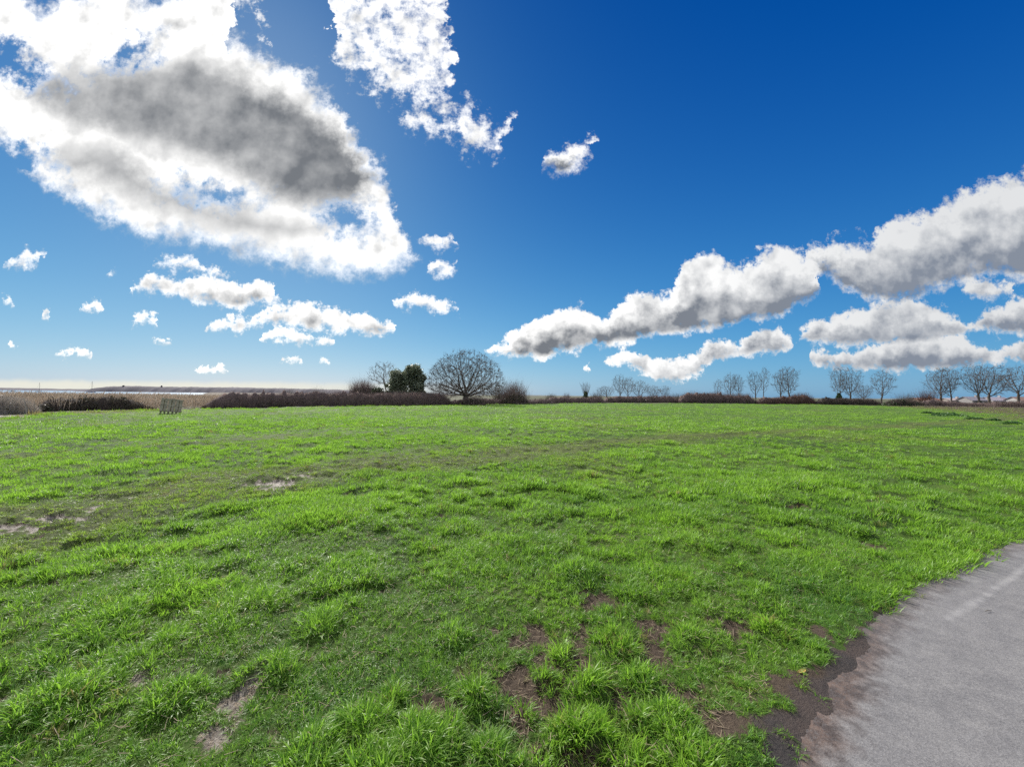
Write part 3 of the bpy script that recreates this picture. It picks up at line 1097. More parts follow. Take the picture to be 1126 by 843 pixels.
def build_grass():
    protos = []
    for i in range(6):
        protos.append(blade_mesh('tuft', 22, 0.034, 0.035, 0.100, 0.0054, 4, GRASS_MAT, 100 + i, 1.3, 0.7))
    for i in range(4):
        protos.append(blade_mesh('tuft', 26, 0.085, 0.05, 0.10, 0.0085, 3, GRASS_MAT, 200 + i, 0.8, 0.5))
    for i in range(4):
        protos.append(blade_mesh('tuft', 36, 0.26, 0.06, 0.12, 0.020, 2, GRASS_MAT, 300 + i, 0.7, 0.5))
    PX, PY, SZ = [], [], []
    rg = RNG

    def ring(r0, r1, dens, cls, half=60.0):
        area = 0.5 * (r1 * r1 - r0 * r0) * R(2 * half)
        n = int(area * dens)
        r = np.sqrt(rg.uniform(r0 * r0, r1 * r1, n))
        a = rg.uniform(-R(half), R(half), n)
        PX.append(r * np.sin(a)); PY.append(r * np.cos(a)); SZ.append(np.full(n, cls))
    ring(0.55, 2.6, 1150, 0, 66)
    ring(2.6, 4.2, 800, 0)
    ring(4.2, 6.5, 520, 0)
    ring(6.5, 9.5, 120, 0)
    ring(5.0, 9.5, 120, 1)
    ring(9.5, 15, 85, 1)
    ring(15, 24, 38, 1)
    ring(18, 32, 13, 2)
    ring(32, 60, 6.5, 2)
    ring(60, 115, 2.8, 2)
    x, y, cls = map(np.concatenate, (PX, PY, SZ))
    e, nx, so, pale, v, worn, rough_ = fields(x, y)
    t, gx, gy = tussock(x, y)
    n_s = fbm(x, y, 0.09, 3, 0.6, seed=99)
    cover = 1 - so * 1.15 - pale * 0.7 + 0.60 * n_s + 0.55 * (t > 0.25) * (1 - v)
    cover = np.where(e > -0.04 + 0.07 * n_s + 0.07 * sstep(2.7, 3.8, nx), -1, cover)
    cover = cover - 0.15 * worn
    left_in = x > -31 - 0.0 * y
    inside = (x > -33) & (y < 112)
    keep = (rg.uniform(0, 1, len(x)) < cover) & inside & (x * 0 + 1 > 0)
    # no sward under the hedges at the left and far end
    hd, _ = poly_dist(x, y, FIELD_EDGE)
    keep &= (hd > -0.3)
    x, y, cls, t, gx, gy, worn, rough_, so, v, e, hd = [q[keep] for q in (x, y, cls, t, gx, gy, worn, rough_, so, v, e, hd)]
    z = height(x, y)
    n = len(x)
    r = np.hypot(x, y)
    big = fbm(x, y, 1.1, 4, 0.6, seed=120)
    size = 0.46 + 0.88 * np.clip(t, 0, 1.1) + 0.28 * big + 0.12 * rg.normal(0, 1, n)
    size = size * (1 - 0.55 * worn) * (1 + 0.7 * rough_)
    size = np.clip(size, 0.28, 1.9)
    size *= 1 - 0.35 * sstep(0.3, 0.9, so) * (t < 0.3)
    hz = size * rg.uniform(0.8, 1.2, n) * (1 - 0.42 * sstep(8, 28, r))
    # uncut margin at the foot of the hedges
    hz *= 1 + sstep(2.6, 0.2, hd) * sstep(-0.2, 0.5, fbm(x, y, 2.3, 3, seed=180)) * 2.6
    wid = np.clip(size, 0.6, 1.3) * rg.uniform(0.85, 1.2, n)
    scl = np.stack([wid, wid, hz], -1)
    windx, windy = fbm(x, y, 0.7, 3, seed=130) * 0.35, fbm(x, y, 0.7, 3, seed=140) * 0.35
    eul = tilt_euler(rg.uniform(0, 2 * np.pi, n), 0.42 * gx * (t > 0.05) + windx + rg.normal(0, 0.15, n), 0.42 * gy * (t > 0.05) + windy + rg.normal(0, 0.15, n))
    idx = np.where(cls == 0, rg.integers(0, 6, n), np.where(cls == 1, rg.integers(6, 10, n), rg.integers(10, 14, n)))
    tone = 0.26 + 0.52 * np.clip(t, 0, 1) + 0.60 * fbm(x, y, 1.6, 4, 0.6, seed=150) + 0.35 * fbm(x, y, 12, 3, 0.5, seed=160) + 0.10 * rg.normal(0, 1, n)
    tone = tone + 0.04 * sstep(6, 30, r)
    tone = np.clip(tone, 0, 1)
    dryp = 0.012 + 0.10 * worn + 0.85 * rough_ + 0.15 * sstep(0.2, 0.7, so) + 0.10 * np.clip(fbm(x, y, 0.5, 3, seed=170), 0, 1)
    dry = (rg.uniform(0, 1, n) < dryp) * rg.uniform(0.35, 1.0, n)
    dry = np.maximum(dry, 0.42 * worn * rg.uniform(0.4, 1.2, n))
    print('grass tufts', n)
    scatter_object('grass', np.stack([x, y, z], -1), eul, scl, idx, protos, dict(tone=tone, dry=dry, rnd=rg.uniform(0, 1, n)),
                   'tussocky bright green grass covering the whole field', 'grass')


build_grass()


# ------------------------------------------------------------------ bare trees
def colonize(att, trunk, di, dk, step, iters=140, jitter=0.25, seed=0, up=0.05):
    rg = np.random.default_rng(seed)
    N = [np.array(p, float) for p in trunk]
    par = [-1] + list(range(len(trunk) - 1))
    A = np.array(att, float)
    best = np.full(len(A), 1e9)
    who = np.zeros(len(A), int)
    start = 0
    kid = {}
    for it in range(iters):
        new = np.array(N[start:])
        if len(new):
            for c0 in range(0, len(new), 200):
                D = np.linalg.norm(A[:, None] - new[None, c0:c0 + 200], axis=2)
                j = D.argmin(1)
                dm = D[np.arange(len(A)), j]
                m = dm < best
                best[m] = dm[m]
                who[m] = start + c0 + j[m]
        keep = best > dk
        A, best, who = A[keep], best[keep], who[keep]
        if not len(A): break
        m = best < di
        if not m.any(): break
        start = len(N)
        NA = np.array(N)
        dirs = {}
        dv = A[m] - NA[who[m]]
        dv /= np.linalg.norm(dv, axis=1, keepdims=True) + 1e-9
        for w, d in zip(who[m], dv):
            dirs.setdefault(w, []).append(d)
        for w, ds in dirs.items():
            d = np.sum(ds, 0)
            if par[w] >= 0:
                pd = NA[w] - NA[par[w]]
                d = d / (np.linalg.norm(d) + 1e-9) + 0.5 * pd / (np.linalg.norm(pd) + 1e-9)
            d = d / (np.linalg.norm(d) + 1e-9) + rg.normal(0, jitter, 3) + np.array([0, 0, up])
            d /= np.linalg.norm(d) + 1e-9
            q = NA[w] + d * step
            if any(np.linalg.norm(N[kk] - q) < 0.45 * step for kk in kid.get(int(w), ())) or len(kid.get(int(w), ())) >= 3:
                continue
            kid.setdefault(int(w), []).append(len(N))
            N.append(q)
            par.append(int(w))
        if len(N) > 9000 or len(N) == start: break
    return np.array(N), np.array(par)


def tree_meshes(att, trunk, di, dk, step, r_tip, mats, seed=0, split=0.045, twigs=3, twl=0.45, pipe=2.3, rmax=None, jitter=0.25, up=0.05, root_flare=1.3):
    rg = np.random.default_rng(seed + 1)
    N, par = colonize(att, trunk, di, dk, step, seed=seed, jitter=jitter, up=up)
    n = len(N)
    acc = np.zeros(n)
    kids = np.bincount(par[par >= 0], minlength=n)
    for i in range(n - 1, -1, -1):
        if acc[i] == 0: acc[i] = r_tip ** pipe
        if par[i] >= 0: acc[par[i]] += acc[i]
    rad = acc ** (1 / pipe)
    if rmax: rad = rad * min(1.0, rmax / rad[0]) if rad[0] > rmax else rad * 1.0
    rad = np.maximum(rad, r_tip * 0.8)
    i = np.arange(1, n)
    P0, P1 = N[par[i]], N[i]
    R0, R1 = np.minimum(rad[par[i]], rad[i] * 1.35), rad[i]
    z0 = P0[:, 2]
    low = z0 < 0.5
    R0 = np.where(low, R0 * (1 + (root_flare - 1) * (1 - z0 / 0.5)), R0)
    thick = R1 > split
    v1, f1 = tubes(P0[thick], P1[thick], R0[thick], R1[thick], 7)
    v2, f2 = tubes(P0[~thick], P1[~thick], R0[~thick], R1[~thick], 3)
    # twigs from thin wood
    thin = np.where(rad[1:] < split * 0.8)[0] + 1
    tips = np.where(kids == 0)[0]
    src = np.concatenate([np.repeat(tips, twigs), rg.choice(thin, size=max(1, int(len(thin) * 0.8)))]) if len(thin) else np.repeat(tips, twigs)
    dirp = N[src] - N[np.maximum(par[src], 0)]
    dirp /= np.linalg.norm(dirp, axis=1, keepdims=True) + 1e-9
    d = dirp + rg.normal(0, 0.38, dirp.shape) + np.array([0, 0, 0.22])
    d /= np.linalg.norm(d, axis=1, keepdims=True)
    L = twl * rg.uniform(0.4, 1.1, len(src))[:, None]
    mid = N[src] + d * L * 0.55
    d2 = d + rg.normal(0, 0.3, d.shape)
    end = mid + d2 * L * 0.5
    rt = np.full(len(src), r_tip)
    v3, f3 = tubes(N[src], mid, rt, rt * 0.8, 3)
    v4, f4 = tubes(mid, end, rt * 0.8, rt * 0.35, 3)
    vv = np.concatenate([v2, v3, v4])
    ff = np.concatenate([f2, f3 + len(v2), f4 + len(v2) + len(v3)])
    a = mesh_np('trunk', v1, f1, mats[0], True)
    b = mesh_np('crown', vv, ff, mats[1], False)
    return a, b


def dome_points(n, rx, ry, zc, rz_up, rz_dn, seed, hollow=0.35, clumps=0):
    rg = np.random.default_rng(seed)
    p = rg.normal(0, 1, (n * 3, 3))
    p /= np.linalg.norm(p, axis=1, keepdims=True)
    r = rg.uniform(hollow ** 3, 1, len(p)) ** (1 / 3)
    p = p * r[:, None]
    if clumps:
        c = rg.normal(0, 1, (clumps, 3))
        c /= np.linalg.norm(c, axis=1, keepdims=True)
        dot = (p @ c.T).max(1)
        p = p[dot > 0.72 * np.linalg.norm(p, axis=1)] if False else p * (0.72 + 0.28 * sstep(0.3, 0.95, dot / (r + 1e-6)))[:, None]
    p = p[:n]
    q = p * np.array([rx, ry, 1.0])
    q[:, 2] = zc + np.where(p[:, 2] > 0, p[:, 2] * rz_up, p[:, 2] * rz_dn)
    return q


BARK = simple('grey_brown_bark', (0.085, 0.070, 0.055), (0.16, 0.14, 0.115), 3.0, 0.9, 6, 0.02, 'obj')
BARK_PALE = simple('pale_lichened_bark', (0.15, 0.135, 0.11), (0.26, 0.24, 0.20), 3.0, 0.9, 6, 0.02, 'obj')
TWIG = simple('winter_twigs', (0.09, 0.068, 0.056), (0.16, 0.125, 0.10), 2.0, 0.85, 3, 0, 'obj')
TWIG_PALE = simple('pale_winter_twigs', (0.14, 0.115, 0.09), (0.22, 0.185, 0.15), 2.0, 0.85, 3, 0, 'obj')
TWIG_RED = simple('reddish_winter_twigs', (0.11, 0.055, 0.040), (0.20, 0.11, 0.075), 2.0, 0.85, 3, 0, 'obj')
TWIG_PURPLE = simple('purplish_bramble_stems', (0.15, 0.108, 0.098), (0.29, 0.215, 0.19), 2.0, 0.85, 3, 0, 'obj')
TWIG_GREY = simple('grey_dead_stems', (0.34, 0.295, 0.25), (0.56, 0.50, 0.43), 2.0, 0.9, 3, 0, 'obj')
STRAW = simple('straw_coloured_stems', (0.30, 0.23, 0.15), (0.48, 0.38, 0.27), 1.0, 0.8, 4, 0, 'obj')
REED = None
LITTER = simple('dark_litter_and_earth', (0.030, 0.024, 0.020), (0.060, 0.048, 0.040), 4.0, 0.95, 5, 0.02, 'obj')  # very dark brown, the default for hedge undergrowth
IVY = leafy('ivy_leaves', (0.035, 0.065, 0.022), (0.085, 0.125, 0.045), 0.35, 0.15, 3.0)
HOLM = leafy('dark_evergreen_leaves', (0.10, 0.125, 0.07), (0.32, 0.35, 0.24), 0.4, 0.3, 3.5)
BRAMBLE = leafy('bramble_leaves', (0.045, 0.050, 0.028), (0.115, 0.095, 0.055), 0.5, 0.2, 2.5)
GREENSTEM = leafy('coarse_weed_leaves', (0.05, 0.12, 0.03), (0.10, 0.20, 0.05), 0.5, 0.3, 2.5)


REED = leafy('reed_stems', (0.52, 0.44, 0.355), (0.76, 0.67, 0.56), 0.8, 0.45, 0.4, spec=0.1)


def leaf_quads(centers, size, seed, aspect=1.6):
    rg = np.random.default_rng(seed)
    n = len(centers)
    a = rg.normal(0, 1, (n, 3)); a /= np.linalg.norm(a, axis=1, keepdims=True)
    b = np.cross(a, rg.normal(0, 1, (n, 3))); b /= np.linalg.norm(b, axis=1, keepdims=True) + 1e-9
    s = size * rg.uniform(0.6, 1.35, n)[:, None]
    nrm = np.cross(a, b)
    c = np.asarray(centers)
    v = np.stack([c - a * s * aspect * 0.5, c + b * s * 0.5 + nrm * s * 0.12, c + a * s * aspect * 0.5, c - b * s * 0.5 + nrm * s * 0.12], 1).reshape(-1, 3)
    f = np.arange(n * 4).reshape(-1, 4)
    return v, f


def clump_points(n, blobs, seed, surface=0.55, fuzz=0.10):
    """leaf positions in a set of ellipsoid clumps (cx, cy, cz, rx, ry, rz)"""
    rg = np.random.default_rng(seed)
    B = np.array(blobs, float)
    vol = B[:, 3] * B[:, 4] * B[:, 5]
    w = vol ** 0.75
    k = rg.choice(len(B), n, p=w / w.sum())
    p = rg.normal(0, 1, (n, 3)); p /= np.linalg.norm(p, axis=1, keepdims=True)
    r = rg.uniform(surface ** 2, 1, n) ** 0.5
    r *= 1 + fuzz * rg.normal(0, 1, n)
    return B[k, :3] + p * r[:, None] * B[k, 3:]


def place_tree(name, label, cat, px, depth, meshes, group=None, rz=0.0, sc=(1, 1, 1), extra=(), lean=(0, 0)):
    p = at(px, depth)
    t = thing(name, label, cat, (p[0], p[1], float(height(np.array([p[0]]), np.array([p[1]]))[0]) - 0.05), rz, group)
    t.scale = sc
    t.rotation_euler = (lean[0], lean[1], rz)
    for nm, me in meshes + list(extra):
        o = obj(nm, me, t)
    return t


def metres(px_size, depth):
    return px_size / F * depth


# ---- the big round-headed bare tree left of centre
def big_round_tree():
    D = 60.0
    H = 8.6
    rg = np.random.default_rng(5)
    att = dome_points(4200, 6.1, 5.2, 3.1, 5.4, 2.1, 21, 0.30)
    keep = (att[:, 2] > 1.3 + 0.0 * att[:, 0])
    att = att[keep]
    trunk = [(0, 0, 0), (0.02, 0, 0.4), (0.0, 0.02, 0.8), (0.03, 0, 1.2)]
    a, b = tree_meshes(att, trunk, 6.0, 0.36, 0.26, 0.012, (BARK, TWIG), 31, split=0.045, twigs=7, twl=0.75, pipe=1.85, rmax=0.46, jitter=0.07, up=0.02)
    return place_tree('bare_tree', 'broad bare tree with a fanning dome of branches behind the end of the long hedge', 'tree', 512, D, [('trunk', a), ('crown', b)])


big_round_tree()

# ---- tall bare trees: five grown shapes, reused turned and scaled
PROT = []


def make_protos():
    # (spread, height, number of points, seed, low trunk)
    specs = [(2.5, 9.4, 900, 41, 2.4), (2.0, 9.4, 800, 52, 2.6), (3.2, 9.6, 1200, 63, 1.6), (3.8, 10.0, 1500, 74, 2.2), (1.6, 9.2, 560, 85, 2.8), (3.0, 9.4, 1100, 96, 1.9), (2.6, 9.0, 900, 107, 2.0), (3.4, 9.8, 1200, 118, 1.4)]
    for k, (rx, h, n, sd_, tr) in enumerate(specs):
        rg = np.random.default_rng(sd_)
        att = dome_points(n, rx, rx, h * 0.56, h * 0.44, h * 0.36, sd_, 0.25, clumps=9)
        # vase-shaped and lopsided: narrow below, broken outline above
        q = np.clip((att[:, 2] - h * 0.2) / (h * 0.62), 0, 1)
        wd = 0.30 + 0.80 * q ** 0.6
        att[:, 0] = att[:, 0] * wd + 0.12 * rx * np.sin(k * 2.1) * q
        att[:, 1] *= wd
        nz = fbm(att[:, 0] * 1.0 + k * 7, att[:, 2], 1.5, 2, seed=k)
        edge_ = np.hypot(att[:, 0] / (rx * 1.1), (att[:, 2] - h * 0.56) / (h * 0.44))
        att = att[(nz > -0.35) | (edge_ < 0.55)]
        q = np.clip((att[:, 2] - h * 0.2) / (h * 0.62), 0, 1)
        att[:, 2] += 0.35 * fbm(att[:, 0] + k * 3, att[:, 1], 1.6, 2, seed=k + 5) * q
        att = att[att[:, 2] > tr * 0.8]
        x = np.cumsum(rg.normal(0, 0.05, 8)); y = np.cumsum(rg.normal(0, 0.05, 8))
        trunk = [(x[i] * (i > 0), y[i] * (i > 0), tr * i / 7) for i in range(8)]
        a, b = tree_meshes(att, trunk, 9.0, 0.42, 0.27, 0.0125, (BARK, TWIG), sd_, split=0.04, twigs=4, twl=0.8, pipe=1.85, rmax=0.30, jitter=0.15, up=0.22)
        PROT.append((a, b, h, rx))


make_protos()


def ivy_mesh(h, r, seed, n=1400, mat=None, size=0.14):
    rg = np.random.default_rng(seed)
    z = rg.uniform(0, h, n)
    ang = rg.uniform(0, 2 * np.pi, n)
    lump = 1 + 0.45 * np.sin(z * 3.1 + seed) * np.sin(ang * 2 + z)
    rr = r * lump * (0.55 + 0.45 * rg.uniform(0, 1, n)) * np.sqrt(np.clip(1.05 - (z / h) ** 2.2, 0.04, 1))
    c = np.stack([rr * np.cos(ang), rr * np.sin(ang), z], 1)
    v, f = leaf_quads(c, size, seed)
    return mesh_np('ivy', v, f, mat or IVY)


BT = [
    # px, depth, top y, half width px, prototype, turn, label, ivy
    (788, 104, 418, 5, 4, 0.3, 'small thin bare tree at the left end of the tall row beyond the hedge', 0),
    (803, 104, 411, 9, 6, 1.2, 'second bare tree from the left end of the tall row, leaning crown over brown hedge', 0),
    (813, 103, 409, 7, 1, 2.0, 'narrow bare tree, third from the left of the tall row beyond the hedge', 0),
    (831, 102, 407, 8, 1, 4.1, 'bare tree with spreading upright limbs, fourth from the left of the tall row', 0),
    (839.5, 103, 404, 6, 4, 5.0, 'slim straight bare tree in the middle of the tall row, fifth from its left end', 0),
    (858, 102, 404, 9, 6, 2.7, 'bare tree with forked stem, left of the pair above the orange-brown hedge', 0),
    (869, 102, 404, 12, 5, 0.2, 'spreading bare tree, right one of the pair above the orange-brown hedge', 0),
    (922, 98, 404, 11, 5, 3.3, 'bare tree with its lower trunk wrapped in dark green ivy', 2.9),
    (934, 98, 404, 13, 7, 1.4, 'bare tree with low spreading limbs just right of the ivy-wrapped trunk', 0.9),
    (969, 97, 407, 11, 6, 5.5, 'single rounded bare tree standing alone in the gap between two groups', 0),
    (1034, 92, 404, 16, 7, 0.5, 'bare tree with many slender limbs at the left of the big right-hand group', 0),
    (1047, 90, 402, 12, 5, 4.4, 'bare tree with a dark forked trunk, second in the big right-hand group', 0.6),
    (1077, 88, 400, 15, 3, 2.2, 'tall bare tree with a stout ivy-dark trunk in the middle of the big right-hand group', 1.4),
    (1089, 88, 401, 18, 7, 5.2, 'wide bare tree with a crooked leaning trunk, fourth in the big right-hand group', 1.2),
    (1121, 87, 402, 19, 3, 0.9, 'large bare tree cut off by the right edge of the photo', 1.0),
    (1150, 87, 403, 14, 5, 1.9, 'bare tree beyond the right edge of the photo', 0),
    # the smaller grove left of the middle of the far hedge
    (667, 100, 424, 11, 2, 0.4, 'low rounded bare tree at the left of the small grove', 0),
    (682, 101, 413, 9, 0, 3.9, 'tallest bare tree of the small grove in the middle distance', 0),
    (691, 102, 415, 8, 1, 1.1, 'narrow bare tree close to the right of the tallest in the small grove', 0),
    (703, 102, 417, 10, 6, 2.5, 'bare tree with an airy crown in the middle of the small grove', 0),
    (718, 103, 424, 9, 3, 4.9, 'low bushy bare tree, second from the right in the small grove', 0),
    (732, 104, 424, 6, 5, 0.1, 'small round bare tree at the right end of the small grove', 0),
    (950, 99, 424, 10, 3, 3.0, 'low grey bare tree between the ivy-trunked pair and the single rounded tree', 0),
]
for i, (px, D, ty, hw, k, rz, lab, iv) in enumerate(BT):
    a, b, h, rx = PROT[k]
    want_h = zat(px, ty - 1.0, D)
    want_r = metres(hw, D) / math.hypot(1.0, 0.0)
    ex = []
    sx = want_r / rx
    sz = want_h / (h * 1.02)
    sx = max(sx, 0.45 * sz)
    if iv:
        me = ivy_mesh(iv / sz, (0.75 if iv > 2 else 0.42) / sx, 500 + i, 1600 if iv > 2 else 600, size=0.16 / sx)
        ex.append(('ivy', me))
    rl = random.Random(i * 13 + 5)
    place_tree('bare_tree', lab, 'tree', px, D, [('trunk', a), ('crown', b)], 'bare trees along the far hedges', rz, (sx * rl.uniform(0.92, 1.15), sx, sz * rl.uniform(0.94, 1.03)), ex, (rl.uniform(-.05, .05), rl.uniform(-.07, .07)))


# ---- the thin bare tree behind the evergreen
def thin_tree():
    att = dome_points(700, 2.6, 2.0, 4.4, 2.5, 2.2, 77, 0.3, clumps=7)
    a, b = tree_meshes(att, [(1.2, 0, 0), (1.0, 0, 0.7), (0.75, 0, 1.4), (0.6, 0, 2.0)], 8.0, 0.38, 0.25, 0.014, (BARK_PALE, TWIG_PALE), 78, twigs=3, twl=0.55, rmax=0.16, up=0.1)
    place_tree('bare_tree', 'thin pale bare tree leaning out to the left behind the dark evergreen', 'tree', 421, 64, [('trunk', a), ('crown', b)])


thin_tree()


# ---- dark evergreen with an uneven, knobbly outline
def evergreen():
    D = 60.0
    rg = np.random.default_rng(8)
    s = D / F
    c0 = 447.0
    blobs = []
    # outline lobes read from the picture: (px, py, radius px)
    for px, py, r in [(437, 412, 6.5), (449, 407, 6.0), (457, 406, 6.5), (463, 415, 5.5), (464, 424, 5), (430, 424, 5.5), (436, 421, 7), (447, 418, 8), (456, 421, 7), (441, 428, 7),
                      (454, 430, 7.5), (464, 431, 4), (428, 431, 4), (446, 412, 4.5), (461, 409, 3), (433, 415, 3.5), (455, 415, 5), (443, 416, 5)]:
        x = (px - c0) * s * 1.0
        z = zat(px, py, D)
        rr = r * s
        blobs.append((x, rg.normal(0, 0.55), z, rr, rr * 1.25, rr * 0.95))
        for _ in range(3):
            a = rg.uniform(0, 6.28)
            blobs.append((x + math.cos(a) * rr * 0.75, rg.normal(0, 0.7), z + math.sin(a) * rr * 0.65, rr * 0.42, rr * 0.5, rr * 0.4))
    v, f = leaf_quads(clump_points(24000, blobs, 9, 0.35, 0.16), 0.15, 10)
    crown = mesh_np('crown', v, f, HOLM)
    att = np.array([b[:3] for b in blobs])
    att = np.concatenate([att, att + rg.normal(0, 0.4, att.shape)])
    a, b = tree_meshes(att, [(0, 0, 0), (0, 0, 0.5), (0.05, 0, 1.0)], 8, 0.4, 0.3, 0.02, (BARK, TWIG), 12, twigs=1, rmax=0.25)
    place_tree('evergreen_tree', 'dense dark evergreen tree with knobbly crown above the long hedge', 'tree', c0, D, [('crown', crown), ('trunk', a)])


evergreen()


# ---- shrubs: a thicket of rising stems inside an outline
def stem_mesh(name, n, base_fn, top_fn, r0, mat, seed, lean=0.25, side=1, seglen=3, arch=0.0, lo=0.55):
    """stems from base_fn(i)->(x,y,z) up to height top_fn(x,y); ribbon-thin tubes"""
    rg = np.random.default_rng(seed)
    bx, by, bz = base_fn(n, rg)
    tz = top_fn(bx, by) * rg.uniform(lo, 1.03, n)
    P = [np.stack([bx, by, bz], 1)]
    lx, ly = rg.normal(0, lean, n), rg.normal(0, lean, n)
    for s in range(1, seglen + 1):
        t = s / seglen
        q = np.stack([bx + lx * t * tz + arch * np.sin(t * 2.4) * lx * tz, by + ly * t * tz, bz + tz * (t if not arch else np.sin(t * (1.57 + arch)))], 1)
        q[:, :2] += rg.normal(0, 0.05, (n, 2)) * tz[:, None]
        P.append(q)
    V, Fc = [], []
    off = 0
    rr = r0 * rg.uniform(0.6, 1.3, n)
    for s in range(seglen):
        a0 = rr * (1 - 0.8 * s / seglen)
        a1 = rr * (1 - 0.8 * (s + 1) / seglen)
        v, f = tubes(P[s], P[s + 1], a0, a1, 3)
        V.append(v); Fc.append(f + off); off += len(v)
        if s >= 1 and side:
            for k in range(side):
                t = rg.uniform(0, 1, (n, 1))
                q0 = P[s] * (1 - t) + P[s + 1] * t
                d = (P[s + 1] - P[s])
                L = np.linalg.norm(d, axis=1, keepdims=True)
                q1 = q0 + d * 0.45 + rg.normal(0, 0.33, d.shape) * L
                v, f = tubes(q0, q1, a1 * 0.8, a1 * 0.3, 3)
                V.append(v); Fc.append(f + off); off += len(v)
    return mesh_np(name, np.concatenate(V), np.concatenate(Fc), mat)


def shrub(name, label, px, D, halfw_px, top_py, mat, seed, n=900, leaf=None, leaf_n=0, r0=0.014, lean=0.22, round_=0.5, group=None, cat='shrub', depth=None, side=2, core=0.45):
    p = at(px, D)
    rw = metres(halfw_px, D)
    rd = depth or rw * 0.8
    H = zat(px, top_py, D)
    hx, hy = p

    def base(n_, rg):
        a = rg.uniform(0, 6.283, n_); r = np.sqrt(rg.uniform(0, 1, n_))
        return rw * 0.85 * r * np.cos(a), rd * 0.85 * r * np.sin(a), np.zeros(n_)

    def top(x, y):
        q = np.clip(1 - (x / rw) ** 2 * 0.9, 0.05, 1)
        return H * q ** round_ * (1 + 0.16 * fbm(x + seed, y, 0.9, 3, seed=seed))
    t = thing(name, label, cat, (hx, hy, -0.05), 0, group)
    obj('stems', stem_mesh('stems', n, base, top, r0, mat, seed, lean, side), t)
    if leaf and leaf_n:
        rg = np.random.default_rng(seed + 5)
        bx, by, _ = base(leaf_n, rg)
        z = top(bx, by) * core * 2 * rg.uniform(0.0, 0.62, leaf_n) ** 0.8
        v, f = leaf_quads(np.stack([bx, by, z], 1), 0.14, seed)
        obj('leaves', mesh_np('leaves', v, f, leaf), t)
    return t


shrub('shrub', 'rounded brownish thicket poking above the long hedge, left of the dark evergreen', 399, 62, 16, 416, TWIG_PURPLE, 301, 1500, BRAMBLE, 2200, 0.014, 0.16, 0.6)
shrub('shrub', 'low dark green shrub between the rounded thicket and the dark evergreen', 415, 61, 9, 424, TWIG, 302, 500, IVY, 1800, 0.014, 0.2, 0.5, core=0.7)
shrub('shrub', 'low dark clump at the right foot of the dark evergreen', 474, 60, 10, 430, TWIG, 303, 400, IVY, 900, 0.014, 0.2, 0.6)
shrub('shrub', 'purplish twiggy shrub with a dark base and ragged top, right of the big round tree', 566, 66, 17, 417, TWIG_PURPLE, 304, 800, BRAMBLE, 1300, 0.016, 0.22, 1.0, core=0.30)
shrub('shrub', 'pale twiggy scrub leaning out between the big round tree and the purplish shrub', 551, 68, 10, 419, TWIG_PALE, 305, 350, None, 0, 0.014, 0.35, 0.5)
shrub('shrub', 'low scrub at the foot of the big round tree', 521, 58, 16, 434, TWIG_PURPLE, 306, 700, BRAMBLE, 900, 0.014, 0.25, 0.6)
shrub('shrub', 'small far-off pale bush above the far hedge, right of the purplish shrub', 606, 86, 8, 432, TWIG_PALE, 307, 260, None, 0, 0.018, 0.2, 0.6)
shrub('shrub', 'small round purple bush on the skyline left of the ivy-clad stump', 623, 86, 5, 432, TWIG_PURPLE, 308, 260, None, 0, 0.018, 0.2, 0.6)
shrub('shrub', 'small bare reddish tree-like shrub left of the big right-hand group', 1019, 92, 9, 427, TWIG_RED, 309, 300, None, 0, 0.018, 0.25, 0.5, side=3)
shrub('shrub', 'tawny spreading bush by itself above the dark hedge near the right', 997, 95, 9, 431, TWIG_PALE, 310, 350, None, 0, 0.016, 0.3, 0.6)
shrub('shrub', 'wide grey-green bush at the left foot of the small grove', 656, 98, 8, 430, TWIG_PALE, 311, 280, None, 0, 0.018, 0.25, 0.6)
shrub('shrub', 'low pale scrub right of the small grove', 746, 100, 10, 431, TWIG_PALE, 312, 300, None, 0, 0.018, 0.25, 0.6)
shrub('shrub', 'rounded grey-purple bush right of the pale scrub on the far hedge', 762, 100, 11, 429, TWIG_PURPLE, 313, 500, BRAMBLE, 500, 0.018, 0.22, 0.5)
shrub('shrub', 'low bush behind the far end of the reed bed', 350, 75, 9, 425, TWIG_PALE, 314, 160, None, 0, 0.018, 0.3, 0.6)
shrub('shrub', 'wispy bush on the skyline left of the other wispy one, over the long hedge', 318, 76, 8, 426, TWIG_PALE, 315, 140, None, 0, 0.018, 0.3, 0.6)
shrub('shrub', 'low broad bush just left of the rounded thicket over the long hedge', 372, 68, 8, 427, TWIG_PURPLE, 316, 300, BRAMBLE, 300, 0.016, 0.25, 0.6)


# ---- ivy-clad stump with upright shoots
def ivy_stump():
    D = 88
    p = at(644, D)
    t = thing('pollarded_tree', 'ivy-clad tree stump with a few bare upright shoots above the far hedge', 'tree', (p[0], p[1], -0.05))
    m = MB()
    m.tube([(0, 0, 0), (0.03, 0, 1.1), (0, 0, 2.2)], [0.32, 0.27, 0.24])
    m.build('trunk', BARK, t)
    obj('ivy', ivy_mesh(2.6, 0.75, 61, 900), t)
    rg = np.random.default_rng(3)
    n = 26
    x = rg.uniform(-0.9, 0.9, n); y = rg.uniform(-0.5, 0.5, n)
    P0 = np.stack([x * 0.5, y * 0.5, np.full(n, 1.9)], 1)
    P1 = np.stack([x * 1.1, y, rg.uniform(3.2, 3.9, n)], 1)
    P2 = np.stack([x * 1.3 + rg.normal(0, .15, n), y, rg.uniform(4.0, 4.9, n)], 1)
    v, f = tubes(P0, P1, np.full(n, .035), np.full(n, .022), 4)
    v2, f2 = tubes(P1, P2, np.full(n, .022), np.full(n, .01), 4)
    obj('shoots', mesh_np('shoots', np.concatenate([v, v2]), np.concatenate([f, f2 + len(v)]), TWIG), t)


ivy_stump()


